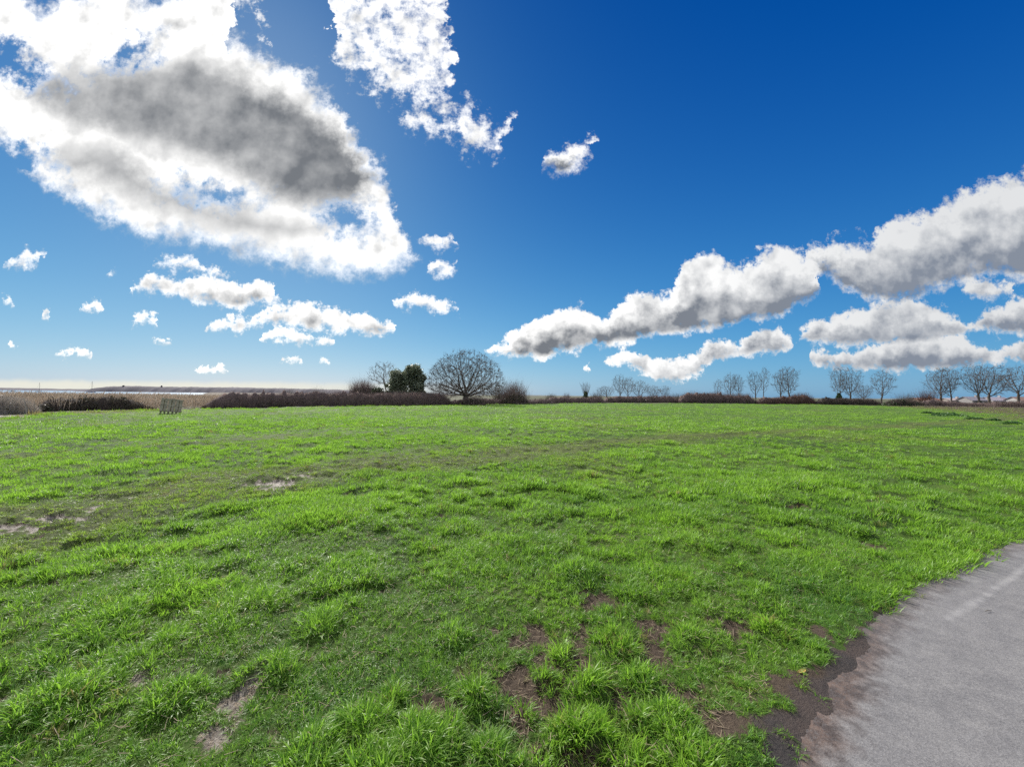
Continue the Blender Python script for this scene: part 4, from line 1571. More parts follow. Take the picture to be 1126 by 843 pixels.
# ------------------------------------------------------------------ hedges
def hedge(name, label, line, n, mat, seed, width=1.8, r0=0.012, lean=0.16, leaf=None, leaf_n=0, leaf_size=0.12, core=0.62, cat='hedge', side=1, hn=0.13, leafband=(0, 0.75), arch=0.0, group=None, core_mat=None):
    """line: list of (px, depth of the near foot, py of the top)"""
    P = np.array([at(px, D) for px, D, ty in line])
    Hs = np.array([zat(px, ty, D + width * 0.4) for px, D, ty in line])
    seg = np.hypot(*(P[1:] - P[:-1]).T)
    cum = np.concatenate([[0], np.cumsum(seg)])
    L = cum[-1]
    o0 = P.mean(0)
    tdir = (P[-1] - P[0]) / np.hypot(*(P[-1] - P[0]))
    nrm = np.array([-tdir[1], tdir[0]])
    if nrm @ P.mean(0) < 0: nrm = -nrm       # away from the field

    def posn(s, w):
        x = np.interp(s, cum, P[:, 0]) + nrm[0] * w - o0[0]
        y = np.interp(s, cum, P[:, 1]) + nrm[1] * w - o0[1]
        return x, y

    def topz(s, w):
        h = np.interp(s, cum, Hs)
        prof = np.clip(1.0 - ((w / width - 0.55) / 0.62) ** 4, 0.35, 1)
        ends = np.sqrt(np.clip(np.minimum(s, L - s) / (width * 0.8), 0.12, 1))
        return h * prof * ends * (1 + hn * fbm(s, w * 0.7, 1.7, 4, 0.6, seed=seed))
    t = thing(name, label, cat, (o0[0], o0[1], -0.05), 0, group)
    rg = np.random.default_rng(seed)

    S = rg.uniform(0, L, n)
    Wd = rg.uniform(0, 1, n) ** 1.3 * width

    def base(n_, r_):
        x, y = posn(S, Wd)
        return x, y, np.zeros(n_)
    obj('stems', stem_mesh('stems', n, base, lambda x, y: topz(S, Wd) * 1.12, r0, mat, seed, lean, side, 3, arch, 0.68), t)
    if leaf and leaf_n:
        s = rg.uniform(0, L, leaf_n); w = rg.uniform(-0.1, 1, leaf_n) * width
        x, y = posn(s, w)
        cl = fbm(s, w * 0.5, 1.1, 3, 0.6, seed=seed + 9)
        z = topz(s, w) * (leafband[0] + (leafband[1] - leafband[0]) * rg.uniform(0, 1, leaf_n)) * np.clip(0.85 + 0.6 * cl, 0.3, 1.15)
        k = cl > -0.25
        v, f = leaf_quads(np.stack([x, y, z], 1)[k], leaf_size, seed)
        obj('leaves', mesh_np('leaves', v, f, leaf), t)
    # heart of the hedge: packed stems, litter and earth
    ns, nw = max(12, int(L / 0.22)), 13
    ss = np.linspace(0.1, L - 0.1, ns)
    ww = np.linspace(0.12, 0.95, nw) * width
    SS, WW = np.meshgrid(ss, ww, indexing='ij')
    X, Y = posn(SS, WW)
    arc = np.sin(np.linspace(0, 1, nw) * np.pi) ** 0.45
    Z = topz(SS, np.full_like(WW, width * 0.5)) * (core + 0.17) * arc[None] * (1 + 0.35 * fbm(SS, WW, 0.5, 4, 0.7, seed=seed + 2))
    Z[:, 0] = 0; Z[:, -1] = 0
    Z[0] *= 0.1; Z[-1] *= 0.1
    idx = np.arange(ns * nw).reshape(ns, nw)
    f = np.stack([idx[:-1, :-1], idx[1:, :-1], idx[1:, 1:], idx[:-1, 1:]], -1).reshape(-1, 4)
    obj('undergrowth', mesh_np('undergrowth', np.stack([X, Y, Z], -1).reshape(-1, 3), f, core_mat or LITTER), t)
    return t


CORE_P = simple('dense_purple_brown_twigs', (0.085, 0.060, 0.055), (0.18, 0.13, 0.115), 6.0, 0.95, 6, 0.03, 'obj')
CORE_G = simple('dense_grey_dead_twigs', (0.24, 0.20, 0.17), (0.42, 0.36, 0.31), 6.0, 0.95, 6, 0.03, 'obj')

hedge('hedge', 'long brown-purple bramble hedge running from the reed bed towards the big round tree', [(226, 36.6, 434), (238, 37, 431.5), (260, 38, 429.5), (320, 42.5, 429.8), (380, 46, 430.8), (440, 51, 431.5), (500, 58, 433)],
      9000, TWIG_PURPLE, 401, 2.2, 0.012, 0.15, BRAMBLE, 4500, 0.11, 0.66, side=2, hn=0.06, leafband=(0, 0.7), core_mat=CORE_P)
hedge('hedge', 'low dark hedge bank right of the big round tree, running to the purplish shrub', [(498, 58.5, 438), (540, 64, 437), (590, 70, 438.5), (612, 74, 437.5)], 2200, TWIG_PURPLE, 402, 2.0, 0.014, 0.2, BRAMBLE, 1800, 0.13, 0.6, core_mat=CORE_P)
hedge('hedge', 'low clipped purple-brown hedge in the middle of the far edge of the field', [(602, 78, 436), (630, 80, 436.5), (668, 84, 437)], 2600, TWIG_PURPLE, 403, 2.0, 0.016, 0.14, BRAMBLE, 900, 0.14, 0.7, side=2, hn=0.05, core_mat=CORE_P)
hedge('hedge', 'dark uneven hedge under the small grove', [(664, 88, 437), (690, 92, 434.5), (720, 95, 435), (750, 97, 434)], 3000, TWIG_PURPLE, 404, 3.0, 0.016, 0.2, BRAMBLE, 4000, 0.18, 0.6, hn=0.2, core_mat=CORE_P)
hedge('hedge', 'tall brown and purple hedge left of the tall row of bare trees', [(748, 95, 431), (780, 96, 430), (812, 96, 433), (836, 95, 434)], 3600, TWIG_PURPLE, 405, 3.0, 0.017, 0.2, BRAMBLE, 3600, 0.18, 0.6, hn=0.18, core_mat=CORE_P)
hedge('hedge', 'orange-brown twiggy hedge at the foot of the pair of bare trees', [(834, 94, 435), (850, 94, 436), (876, 93, 434), (888, 93, 432), (900, 93, 434)], 2600, TWIG_RED, 406, 2.6, 0.017, 0.2, BRAMBLE, 1400, 0.17, 0.6, hn=0.18, core_mat=CORE_P)
hedge('hedge', 'dark green-brown hedge at the foot of the ivy-wrapped trunk', [(898, 92, 436), (930, 91, 437), (955, 90, 438.5), (975, 89, 438.5)], 2600, TWIG, 407, 2.6, 0.016, 0.2, BRAMBLE, 4000, 0.17, 0.6, hn=0.18)
hedge('hedge', 'low black-green hedge between the lone rounded tree and the reddish shrub', [(973, 86, 439), (990, 85, 437.5), (1010, 84, 439.5), (1022, 84, 441)], 1800, TWIG, 408, 2.4, 0.016, 0.2, IVY, 4200, 0.17, 0.6, hn=0.2)
hedge('hedge', 'reddish brown scrubby hedge at the foot of the big right-hand group', [(1010, 86, 437.5), (1035, 85, 438), (1050, 84, 441), (1075, 83, 442), (1100, 80, 441), (1150, 76, 440), (1220, 72, 440)], 5200, TWIG_PURPLE, 409, 2.6, 0.016, 0.22, BRAMBLE, 4200, 0.16, 0.6, hn=0.22, core_mat=CORE_P)

# the near left margin
hedge('hedge', 'low black bramble hedge between the grey thicket and the wooden pallet', [(45, 27.5, 438), (60, 28.5, 436), (80, 29.5, 437.5), (100, 30.5, 435.5), (125, 31.5, 436.5), (150, 32.5, 438), (172, 33.5, 440)],
      2600, TWIG, 411, 1.8, 0.009, 0.25, BRAMBLE, 8000, 0.075, 0.7, hn=0.14, leafband=(0.1, 1.0))
hedge('thicket', 'grey tangle of dead stems and dry weeds at the left edge of the field', [(-90, 22.5, 434), (-40, 23, 435), (0, 24, 435), (20, 25, 434.5), (46, 26.5, 436)], 5200, TWIG_GREY, 412, 2.2, 0.0085, 0.22, BRAMBLE, 1200, 0.06, 0.6,
      cat='thicket', side=2, hn=0.12, leafband=(0.4, 1.0), core_mat=CORE_G)
hedge('hedge', 'small black bush at the near end of the long bramble hedge', [(222, 37.2, 436), (240, 37.0, 434)], 400, TWIG, 413, 1.6, 0.010, 0.3, BRAMBLE, 1500, 0.09, 0.65, hn=0.1, cat='bush')


# pale leaning dead poles in the thicket
def dead_poles():
    for i, (px, D, tpx, tpy, lab) in enumerate([(30, 25.2, 26.5, 437, 'longest pale dead stem leaning left in the grey thicket'), (39, 26.0, 38, 440, 'short pale dead stem standing upright in the grey thicket'),
                                                (43, 26.2, 44.5, 441, 'short pale dead stem leaning right at the end of the grey thicket')]):
        p = at(px, D)
        q = at(tpx, D - 0.2)
        z = zat(tpx, tpy, D - 0.2)
        m = MB()
        v = q - p
        m.tube([(0, 0, 0), (v[0] * 0.45 + 0.03, v[1] * 0.45, z * 0.5), (v[0], v[1], z)], [0.028, 0.022, 0.010], 6)
        m.tube([(v[0] * 0.6, v[1] * 0.6, z * 0.62), (v[0] * 0.6 + 0.15, v[1] * 0.6, z * 0.85)], [0.012, 0.005], 5)
        o = m.build('dead_stem', TWIG_GREY, None, loc=(p[0], p[1], 0))
        tag(o, lab, 'dead stem', 'pale dead stems in the thicket')


dead_poles()


# ------------------------------------------------------------------ reeds
def reeds():
    rg = np.random.default_rng(17)
    n = 80000
    # bed between the margin hedge and the water
    y = rg.uniform(16, 105, n)
    x = rg.uniform(-100, -30, n)
    u = x / y
    line = -34 - 0.03 * y
    near = (x > -36 - 0.12 * y) & False
    sh = np.maximum(x + 50, (x + 0.775 * y) * 0.79) + 9 * fbm(x, y, 60, 2, seed=61)
    ok = (sh > -18)
    ok &= (u < -0.64) & (u > -1.9)
    fd, _ = poly_dist(x, y, FIELD_EDGE)
    ok &= (fd < -5.0) | ((fd < -3.2) & (u > -1.2)) | ((fd < -0.9) & (u > -0.96) & (u < -0.80) & (y > 30))
    x, y = x[ok], y[ok]
    n = len(x)
    z = height(x, y, False)
    z = np.maximum(z, -1.6)
    top = 1.58 - 0.0125 * y + 0.07 * fbm(x, y, 7, 3, seed=19) + 0.09 * rg.normal(0, 1, n)
    top = np.where(rg.uniform(0, 1, n) < 0.10, top + 0.15, top)
    lx, ly = 0.10 + rg.normal(0, 0.09, n), rg.normal(0, 0.09, n)
    H = top - z
    P0 = np.stack([x, y, z], 1)
    P1 = P0 + np.stack([lx * H * 0.4, ly * H * 0.4, H * 0.6], 1)
    P2 = P0 + np.stack([lx * H, ly * H, H], 1)
    r = np.full(n, 0.013)
    v1, f1 = tubes(P0, P1, r, r * 0.8, 3)
    v2, f2 = tubes(P1, P2, r * 0.8, r * 0.4, 3)
    # plumes
    P3 = P2 + np.stack([0.07 + rg.normal(0, .03, n), rg.normal(0, .03, n), np.full(n, 0.14)], 1)
    v3, f3 = tubes(P2 - (P3 - P2) * 0.6, P3, np.full(n, .020), np.full(n, .006), 3)
    # blades
    k = rg.integers(0, n, n)
    Q0 = P0[k] + (P1[k] - P0[k]) * rg.uniform(0.3, 1, (n, 1))
    Q1 = Q0 + np.stack([rg.normal(0.12, .22, n), rg.normal(0, .22, n), rg.uniform(0.05, 0.45, n)], 1)
    v4, f4 = tubes(Q0, Q1, np.full(n, .014), np.full(n, .003), 3)
    o1 = len(v1); o2 = o1 + len(v2); o3 = o2 + len(v3)
    me = mesh_np('reed_bed', np.concatenate([v1, v2, v3, v4]), np.concatenate([f1, f2 + o1, f3 + o2, f4 + o3]), REED)
    tag(obj('reed_bed', me), 'tan bed of dry reeds with feathery heads along the water', 'reeds', kind='stuff')


reeds()


# ------------------------------------------------------------------ rough dead growth on the right of the field
def rough_growth():
    rg = np.random.default_rng(23)
    n = 60000
    y = rg.uniform(22, 88, n); x = rg.uniform(22, 130, n)
    rr, _ = poly_dist(x, y, ROUGH_LINE)
    w = rr + 3.0 * fbm(x, y, 7, 3, seed=75)
    cl = fbm(x, y, 2.2, 4, 0.6, seed=201)
    ok = (w > -0.5) & (x / y < 1.75) & (rg.uniform(0, 1, n) < 0.45 + 0.9 * cl + 0.3 * sstep(2, 8, w))
    hd, _ = poly_dist(x, y, FIELD_EDGE)
    ok &= hd > -1
    x, y, cl, w = x[ok], y[ok], cl[ok], w[ok]
    n = len(x)
    z = height(x, y, False)
    H = (0.14 + 0.30 * rg.uniform(0, 1, n) * (0.6 + cl)) * (0.6 + 0.4 * sstep(0, 5, w))
    H = np.clip(H, 0.08, 0.75)
    P0 = np.stack([x, y, z], 1)
    P1 = P0 + np.stack([rg.normal(0, .25, n) * H, rg.normal(0, .25, n) * H, H * 0.6], 1)
    P2 = P1 + np.stack([rg.normal(0, .35, n) * H, rg.normal(0, .35, n) * H, H * 0.4], 1)
    v1, f1 = tubes(P0, P1, np.full(n, .012), np.full(n, .009), 3)
    v2, f2 = tubes(P1, P2, np.full(n, .009), np.full(n, .004), 3)
    me = mesh_np('dry_weeds', np.concatenate([v1, v2]), np.concatenate([f1, f2 + len(v1)]), DEADWEED)
    tag(obj('dry_weeds', me), 'brownish grey dead weeds along the right side of the field', 'weeds', kind='stuff')
    # low green clumps in front of it
    for i, (px, py, rw, h) in enumerate([(1044, 457.5, 1.5, 0.26), (1030, 456, 0.7, 0.18), (1071, 461, 0.6, 0.14), (1092, 463, 0.45, 0.16), (1020, 454.5, 0.6, 0.16), (1114, 467, 0.5, 0.2)]):
        c = gnd(px, py)
        k = 420
        a = rg.uniform(0, 6.28, k); r = np.sqrt(rg.uniform(0, 1, k))
        q = np.stack([rw * r * np.cos(a), rw * 0.7 * r * np.sin(a), np.zeros(k)], 1)
        q[:, 2] = h * (1 - r ** 2) * rg.uniform(0.2, 1, k) * (1 + 0.5 * fbm(q[:, 0] + i * 9, q[:, 1], 0.5, 2)) + 0.03
        v, f = leaf_quads(q, 0.10, 900 + i, 2.0)
        mr, ma = np.meshgrid(np.linspace(0, 1, 7), np.linspace(0, 2 * np.pi, 25)[:-1], indexing='ij')
        mv = np.stack([rw * 0.95 * mr * np.cos(ma), rw * 0.66 * mr * np.sin(ma), h * 0.55 * (1 - mr ** 2) * (1 + 0.4 * fbm(mr * 3 + i, ma, 0.7, 2)) - 0.01], -1).reshape(-1, 3)
        gi_ = np.arange(7 * 24).reshape(7, 24)
        mf = np.stack([gi_[:-1], np.roll(gi_[:-1], -1, 1), np.roll(gi_[1:], -1, 1), gi_[1:]], -1).reshape(-1, 4)
        f = np.concatenate([f, mf + len(v)]); v = np.concatenate([v, mv])
        o = obj('weed_clump', mesh_np('weed_clump', v, f, GREENSTEM), None, (c[0], c[1], 0))
        tag(o, ['broadest dark green weed clump before the dead growth at the right', 'dark green weed clump touching the left side of the broadest one', 'low green weed clump just right of the broadest one',
                'dark green clump among dead weeds, second from the right edge of the photo', 'leftmost low green clump before the dead growth', 'green clump nearest the right edge of the photo, in the dead weeds'][i],
            'weeds', 'green weed clumps by the dead growth')


DEADWEED = simple('dead_weed_stems', (0.14, 0.105, 0.085), (0.28, 0.22, 0.175), 1.2, 0.9, 4, 0, 'obj')
rough_growth()


# ------------------------------------------------------------------ wooden pallet standing on its edge
def pallet():
    wood = simple('weathered_grey_wood', (0.20, 0.175, 0.125), (0.40, 0.36, 0.27), 9.0, 0.85, 6, 0.01, 'obj')
    wood_d = simple('dark_greenish_wood', (0.10, 0.10, 0.055), (0.20, 0.19, 0.11), 9.0, 0.9, 6, 0.01, 'obj')  # darker, greener wood for back boards, lowest stringer and blocks
    g = gnd(187.0, 455.0)
    D = g[1]
    t = thing('wooden_pallet', 'weathered grey wooden pallet standing on its side in the grass', 'pallet', (g[0], g[1], 0.0), 0)
    W_, H_ = 1.22, 1.10
    # faces the camera, leaning back and sideways
    t.rotation_euler = (R(-9), R(5), math.atan2(-g[0], g[1]) * 0.75)
    nb = 6
    bw = W_ / nb
    rg = random.Random(4)
    for i in range(nb):
        x = -W_ / 2 + bw * (i + 0.5)
        dz = rg.uniform(-0.02, 0.02) - 0.012 * i
        h = bw * 0.5 - 0.017 - rg.uniform(0, 0.006)
        MB().box(x - h, x + h, -0.085, -0.063, 0.17, H_ + dz).build('deck_board', wood, t, 0.004)
    for i in range(3):
        x = -W_ / 2 + (i + 0.5) * W_ / 3
        MB().box(x - 0.06, x + 0.06, 0.045, 0.065, 0.17, H_ - 0.06).build('back_board', wood_d, t, 0.004)
    for z in (0.20, 0.60, 1.0):
        MB().box(-W_ / 2 + 0.01, W_ / 2 - 0.01, -0.060, 0.042, z - 0.045, z + 0.045).build('stringer', wood_d if z < 0.5 else wood, t, 0.004)
    for i in range(nb):
        x = -W_ / 2 + bw * (i + 0.5) + rg.uniform(-0.02, 0.02)
        MB().box(x - 0.045, x + 0.045, -0.06, 0.04, -0.06, 0.155).build('block', wood_d, t, 0.004)


pallet()


# ------------------------------------------------------------------ estuary, far shore, boats
def estuary():
    m, nt, b = material('estuary_water')
    b.inputs['Base Color'].default_value = (0.20, 0.25, 0.31, 1)
    b.inputs['Roughness'].default_value = 0.22
    b.inputs['Specular IOR Level'].default_value = 0.6
    P = nt.pos()
    mp = nt.node('ShaderNodeMapping')
    nt.l.new(P, mp.inputs[0])
    mp.inputs['Scale'].default_value = (1, 2.5, 1)
    nt.put(b.inputs['Normal'], nt.bump(nt.noise(mp.outputs[0], 0.35, 5, 0.6), 0.5, 0.5))
    v = np.array([(-4000, -2500, -1.2), (-50, -2500, -1.2), (-50, 60, -1.2), (-48, 130, -1.2), (-60, 400, -1.2), (-120, 900, -1.2), (-120, 3600, -1.2), (-4000, 3600, -1.2)])
    me = mesh_np('water', v, np.arange(8)[None, :], m)
    tag(obj('water', me), kind='structure')


estuary()


def ridge(name, pts, D, thick, mat, seed, bump=0.12, step=4.0, z0=-1.6):
    """a far shore: (px, top py) outline given real width, height and depth"""
    px = np.array([p[0] for p in pts], float)
    xs0 = np.array([at(p[0], D)[0] for p in pts])
    hs = np.array([zat(p[0], p[1], D) for p in pts])
    x = np.arange(xs0[0], xs0[-1], step)
    H = np.interp(x, xs0, hs)
    nw = 9
    w = np.linspace(0, 1, nw)
    X, Wd = np.meshgrid(x, w, indexing='ij')
    Y = D + (Wd - 0.3) * thick + 12 * fbm(X, Wd * 0, 90, 3, seed=seed)
    prof = np.interp(w, [0, 0.06, 0.3, 0.6, 1], [0.0, 0.45, 1.0, 0.8, 0.0])
    Z = z0 + (H[:, None] - z0) * prof[None] * (1 + bump * fbm(X, Y, 26, 4, 0.65, seed=seed + 1) + 0.7 * bump * fbm(X, Y, 7, 2, 0.6, seed=seed + 2))
    n0, n1 = X.shape
    idx = np.arange(n0 * n1).reshape(n0, n1)
    f = np.stack([idx[:-1, :-1], idx[1:, :-1], idx[1:, 1:], idx[:-1, 1:]], -1).reshape(-1, 4)
    o = obj(name, mesh_np(name, np.stack([X, Y, Z], -1).reshape(-1, 3), f, mat))
    tag(o, kind='structure')
    return o


WOODS = simple('far_winter_woods_haze_tint', (0.075, 0.068, 0.082), (0.125, 0.112, 0.128), 0.02, 0.95, 5, 0)  # winter-wood brown cooled in the base colour, standing in for distance haze
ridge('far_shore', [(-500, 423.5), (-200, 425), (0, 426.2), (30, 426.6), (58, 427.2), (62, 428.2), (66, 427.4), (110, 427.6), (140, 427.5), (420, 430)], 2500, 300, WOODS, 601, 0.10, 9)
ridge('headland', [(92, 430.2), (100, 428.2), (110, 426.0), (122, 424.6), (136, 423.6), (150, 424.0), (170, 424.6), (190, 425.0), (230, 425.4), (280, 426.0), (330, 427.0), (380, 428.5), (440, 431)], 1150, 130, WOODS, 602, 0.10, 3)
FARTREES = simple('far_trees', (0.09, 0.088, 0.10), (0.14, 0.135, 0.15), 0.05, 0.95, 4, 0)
# low country behind the hedges, seen in gaps
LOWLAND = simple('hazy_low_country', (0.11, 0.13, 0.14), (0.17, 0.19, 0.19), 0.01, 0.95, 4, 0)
ridge('far_hills', [(420, 431.5), (520, 433.0), (640, 435.0), (760, 436.2), (900, 437.5), (1060, 438.6), (1200, 440), (1700, 444)], 900, 200, LOWLAND, 603, 0.15, 4, -0.5)


def sailing_boat(px, D, length, mast, hullc, label, ang, mast_r=0.16):
    p = at(px, D)
    t = thing('sailing_boat', label, 'boat', (p[0], p[1], -1.2), ang, 'boats moored on the estuary')
    hm = simple('hull_paint_' + str(int(px)), hullc, tuple(c * 1.3 for c in hullc), 1, 0.4)
    m = MB()
    n = 9
    secs = []
    for i in range(n):
        s = i / (n - 1)
        x = (s - 0.5) * length
        w = 0.17 * length * math.sin(min(1, (s * 0.9 + 0.22)) * math.pi) ** 0.7 if s < 1 else 0.01
        zt = 0.95 + 0.35 * s * s
        secs.append([(x, -w, zt), (x, -w * 0.8, 0.25), (x, 0, -0.35), (x, w * 0.8, 0.25), (x, w, zt)])
    V = [q for s_ in secs for q in s_]
    Fq = []
    for i in range(n - 1):
        for j in range(4):
            a = i * 5 + j
            Fq.append((a, a + 5, a + 6, a + 1))
        Fq.append((i * 5, i * 5 + 4, i * 5 + 9, i * 5 + 5))
    Fq.append((0, 1, 2, 3, 4))
    m.add(V, Fq)
    m.build('hull', hm, t)
    white = simple('deck_white_' + str(int(px)), (0.55, 0.55, 0.55), (0.65, 0.65, 0.65), 1, 0.5)
    MB().box(-0.22 * length, 0.15 * length, -0.09 * length, 0.09 * length, 0.9, 1.5).build('cabin', white, t, 0.1)
    dk = simple('spar_' + str(int(px)), (0.10, 0.10, 0.11), (0.14, 0.14, 0.15), 1, 0.5)
    MB().tube([(0.08 * length, 0, 0.9), (0.08 * length, 0, mast)], [mast_r, mast_r * 0.7], 6).build('mast', dk, t)
    MB().tube([(0.08 * length, 0, 2.4), (-0.36 * length, 0, 2.3)], [0.14, 0.12], 6).build('boom', dk, t)
    s = MB()
    for e in ((0.5 * length, 0, 1.3), (-0.5 * length, 0, 1.1)):
        s.tube([(0.08 * length, 0, mast * 0.97), e], 0.025, 4)
    s.build('rigging', dk, t)


sailing_boat(42.3, 620, 7.5, 14.8, (0.13, 0.17, 0.19), 'small sailing boat with a bare mast, left of the two out on the estuary', 0.4, 0.2)
sailing_boat(100, 560, 11.5, 16.5, (0.10, 0.13, 0.20), 'larger dark-hulled sailing boat with a bare mast moored near the headland', 0.15, 0.24)


def motor_boat():
    p = at(14, 560)
    t = thing('motor_boat', 'low dark motor boat without a mast near the left edge of the photo', 'boat', (p[0], p[1], -1.2), 0.3, 'boats moored on the estuary')
    dk = simple('dark_hull', (0.07, 0.08, 0.10), (0.11, 0.12, 0.14), 1, 0.5)
    m = MB()
    V = []
    n = 7
    for i in range(n):
        s = i / (n - 1)
        x = (s - .5) * 6.5
        w = 1.1 * math.cos(max(0, s - 0.45) * 2.6) + 0.05
        V += [(x, -w, 0.8 + 0.3 * s), (x, 0, -0.2), (x, w, 0.8 + 0.3 * s)]
    Fq = [(0, 1, 2)]
    for i in range(n - 1):
        a = 3 * i
        Fq += [(a, a + 3, a + 4, a + 1), (a + 1, a + 4, a + 5, a + 2), (a, a + 2, a + 5, a + 3)]
    m.add(V, Fq).build('hull', dk, t)
    MB().box(-1.6, 0.6, -0.8, 0.8, 0.8, 1.6).build('cabin', dk, t, 0.15)


motor_boat()


# single trees standing up from the headland skyline
def skyline_tree(px, py, D, w, label, seed):
    p = at(px, D)
    H = zat(px, py, D)
    rg = np.random.default_rng(seed)
    t = thing('far_tree', label, 'tree', (p[0], p[1], 0), 0, 'lone trees on the headland skyline')
    MB().tube([(0, 0, 0), (0, 0, H * 0.75)], [0.8, 0.5], 6).build('trunk', FARTREES, t)
    bl = [(rg.normal(0, w * 0.3), rg.normal(0, w * 0.3), H * rg.uniform(0.7, 0.93), w * 0.42, w * 0.42, H * 0.07) for _ in range(6)]
    v, f = leaf_quads(clump_points(500, bl, seed, 0.2), 1.1, seed)
    obj('crown', mesh_np('crown', v, f, FARTREES), t)


skyline_tree(177.3, 423.0, 1150, 3.2, 'small tree sticking up from the flat skyline of the headland', 1)
skyline_tree(135.5, 423.2, 1150, 5, 'rounded clump of trees on the highest point of the headland', 2)


# ------------------------------------------------------------------ low houses beyond the right-hand trees
def houses():
    specs = [
        # px centre, width px, ridge py, eaves py, roof colour, wall colour, label
        (1024, 26, 436.8, 440.5, (0.26, 0.14, 0.10), (0.40, 0.28, 0.22), 'low red-brown roofed house, leftmost of those seen between the far trunks'),
        (1056, 20, 437.0, 440.0, (0.36, 0.30, 0.29), (0.36, 0.31, 0.28), 'pale house with a pinkish grey roof behind the stout-trunked tree'),
        (1078, 18, 435.4, 440.5, (0.22, 0.20, 0.22), (0.30, 0.28, 0.27), 'dark slate-roofed house between the middle trunks of the right-hand group'),
        (1103, 22, 435.8, 441.0, (0.30, 0.27, 0.30), (0.42, 0.41, 0.42), 'pale house with a wide grey roof at the right, before the last tree'),
        (1135, 24, 435.6, 441.0, (0.24, 0.15, 0.12), (0.45, 0.43, 0.41), 'white-walled house at the right edge of the photo'),
    ]
    D = 175
    for i, (px, wpx, ry, ey, rc, wc, lab) in enumerate(specs):
        p = at(px, D + 6 * (i % 2))
        DD = p[1]
        w = metres(wpx, DD) * 0.98
        zr, ze = zat(px, ry + 0.9, DD), zat(px, ey + 0.6, DD)
        ze = max(min(ze, zr - 1.2), 1.2) if zr > 2.6 else zr - 1.0
        d = 7.0
        t = thing('house', lab, 'house', (p[0], p[1], -0.3), 0, 'houses beyond the right-hand trees')
        roofm = simple('roof_tiles_%d' % i, rc, tuple(c * 1.25 for c in rc), 2.0, 0.8)
        wallm = simple('house_wall_%d' % i, wc, tuple(c * 1.1 for c in wc), 1.0, 0.85)
        glass = simple('window_glass_%d' % i, (0.03, 0.035, 0.04), (0.05, 0.055, 0.06), 1.0, 0.2)
        z1, z2 = ze + 0.3, zr + 0.3
        m = MB().box(-w / 2, w / 2, 0, d, 0, z1)
        m.add([(-w / 2, 0.0, z1), (-w / 2, d, z1), (-w / 2, d / 2, z2 - 0.12), (w / 2, 0.0, z1), (w / 2, d, z1), (w / 2, d / 2, z2 - 0.12)], [(0, 2, 1), (3, 4, 5)])
        m.build('wall', wallm, t)
        o = 0.35
        th = 0.12
        r = MB()
        for s in (0, 1):
            y0, y1 = (-o, d / 2) if s == 0 else (d + o, d / 2)
            za, zb = z1 - 0.1, z2
            r.add([(-w / 2 - o, y0, za), (w / 2 + o, y0, za), (w / 2 + o, y1, zb), (-w / 2 - o, y1, zb), (-w / 2 - o, y0, za + th), (w / 2 + o, y0, za + th), (w / 2 + o, y1, zb + th), (-w / 2 - o, y1, zb + th)],
                  [(0, 1, 2, 3), (4, 7, 6, 5), (0, 4, 5, 1), (0, 3, 7, 4), (1, 5, 6, 2)])
        ro = r.build('roof', roofm, t)
        MB().box(w * 0.25, w * 0.25 + 0.7, d / 2 - 0.4, d / 2 + 0.4, z2 - 0.3, z2 + 0.8).build('chimney', wallm, ro)
        for k in range(3):
            x = (-0.32 + 0.32 * k) * w
            MB().box(x - 0.6, x + 0.6, -0.05, 0.04, max(0.5, z1 - 1.6), z1 - 0.45).build('window', glass, t)


houses()


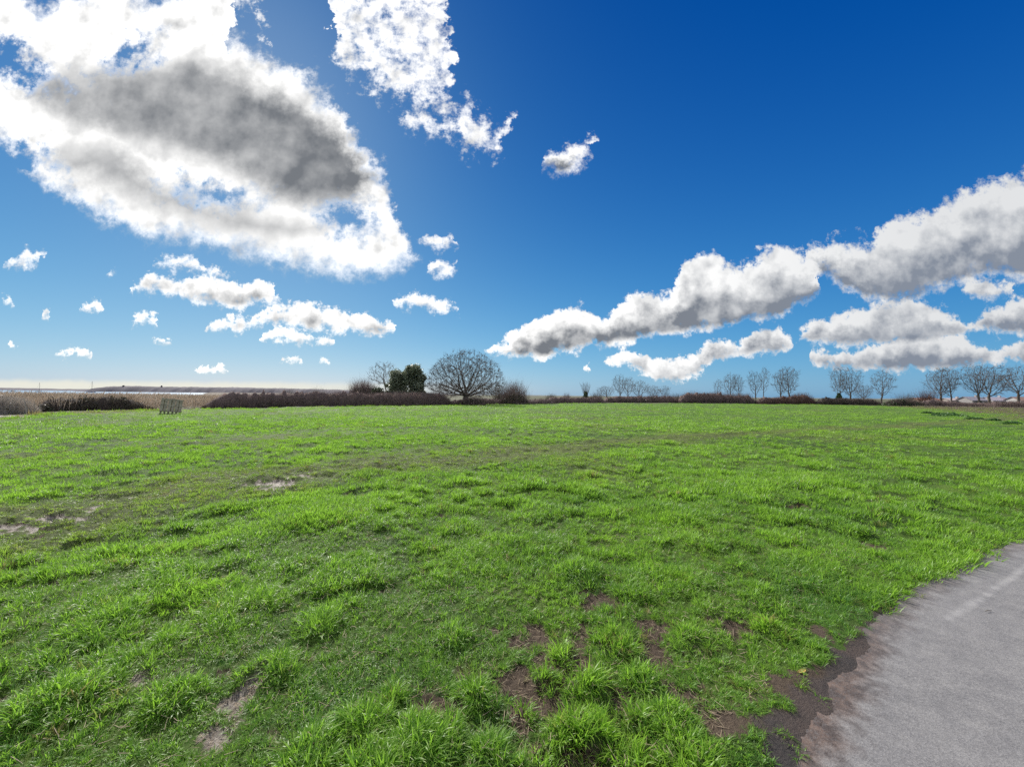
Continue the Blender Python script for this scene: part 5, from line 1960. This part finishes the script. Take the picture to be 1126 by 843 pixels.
# ------------------------------------------------------------------ small things close by
def leaf():
    g = gnd(881.5, 743.5)
    m = MB()
    n = 9
    V = []
    for i in range(n):
        s = i / (n - 1)
        x = (s - .5) * 0.075
        w = 0.011 * math.sin(s * math.pi) ** 0.8 + 0.0004
        z = 0.004 + 0.004 * (2 * s - 1) ** 2
        V += [(x, -w, z + 0.003), (x, 0, z), (x, w, z + 0.004)]
    Fq = []
    for i in range(n - 1):
        a = 3 * i
        Fq += [(a, a + 3, a + 4, a + 1), (a + 1, a + 4, a + 5, a + 2)]
    m.add(V, Fq)
    mat = leafy('yellow_dead_leaf', (0.45, 0.33, 0.08), (0.55, 0.42, 0.14), 0.6, 0.3, 30)
    z = float(height(np.array([g[0]]), np.array([g[1]]))[0])
    o = m.build('fallen_leaf', mat, None, loc=(g[0], g[1], max(z, 0.006)))
    o.rotation_euler = (0.05, 0, 0.35)
    md = o.modifiers.new('thick', 'SOLIDIFY'); md.thickness = 0.0006
    tag(o, 'narrow yellow fallen leaf on the dark bare earth beside the path', 'leaf')
    for px, py, ln, rz, lab in [(1087, 674, 0.030, 0.1, 'tiny dark twig lying on the pale asphalt path')]:
        g = gnd(px, py)
        m = MB().tube([(-ln, 0, 0.004), (0, 0.004, 0.006), (ln, 0, 0.004)], [0.0022, 0.003, 0.0018], 5)
        o = m.build('twig', BARK, None, loc=(g[0], g[1], 0.014))
        o.rotation_euler = (0, 0, rz)
        tag(o, lab, 'twig')


leaf()


# dead straws lying in the thin places between the tussocks
def straws():
    rg = np.random.default_rng(29)
    n = 22000
    r = rg.uniform(0.8, 5.5, n) ** 1.0
    a = rg.uniform(-R(58), R(58), n)
    x, y = r * np.sin(a), r * np.cos(a)
    so, _ = soil(x, y)
    e, nx = poly_dist(x, y, EDGE)
    ok = (so > 0.25) & (e < -0.28) | (rg.uniform(0, 1, n) < 0.30) & (e < -0.3)
    x, y = x[ok], y[ok]
    n = len(x)
    z = height(x, y) + 0.004 + np.where(so[ok] > 0.25, 0, rg.uniform(0.0, 0.035, n))
    th = rg.uniform(0, 6.28, n)
    L = rg.uniform(0.008, 0.035, n)
    d = np.stack([np.cos(th) * L, np.sin(th) * L, rg.normal(0, 0.006, n)], 1)
    c = np.stack([x, y, z], 1)
    b = np.stack([-np.sin(th), np.cos(th), np.zeros(n)], 1) * (L * rg.normal(0, .08, n))[:, None]
    v1, f1 = tubes(c - d, c + b, np.full(n, .0011), np.full(n, .0012), 3)
    v2, f2 = tubes(c + b, c + d, np.full(n, .0012), np.full(n, .0007), 3)
    me = mesh_np('dry_straw', np.concatenate([v1, v2]), np.concatenate([f1, f2 + len(v1)]), STRAW)
    tag(obj('dry_straw', me), 'scattered straw-coloured dead grass stalks on the bare soil', 'straw', kind='stuff')


straws()
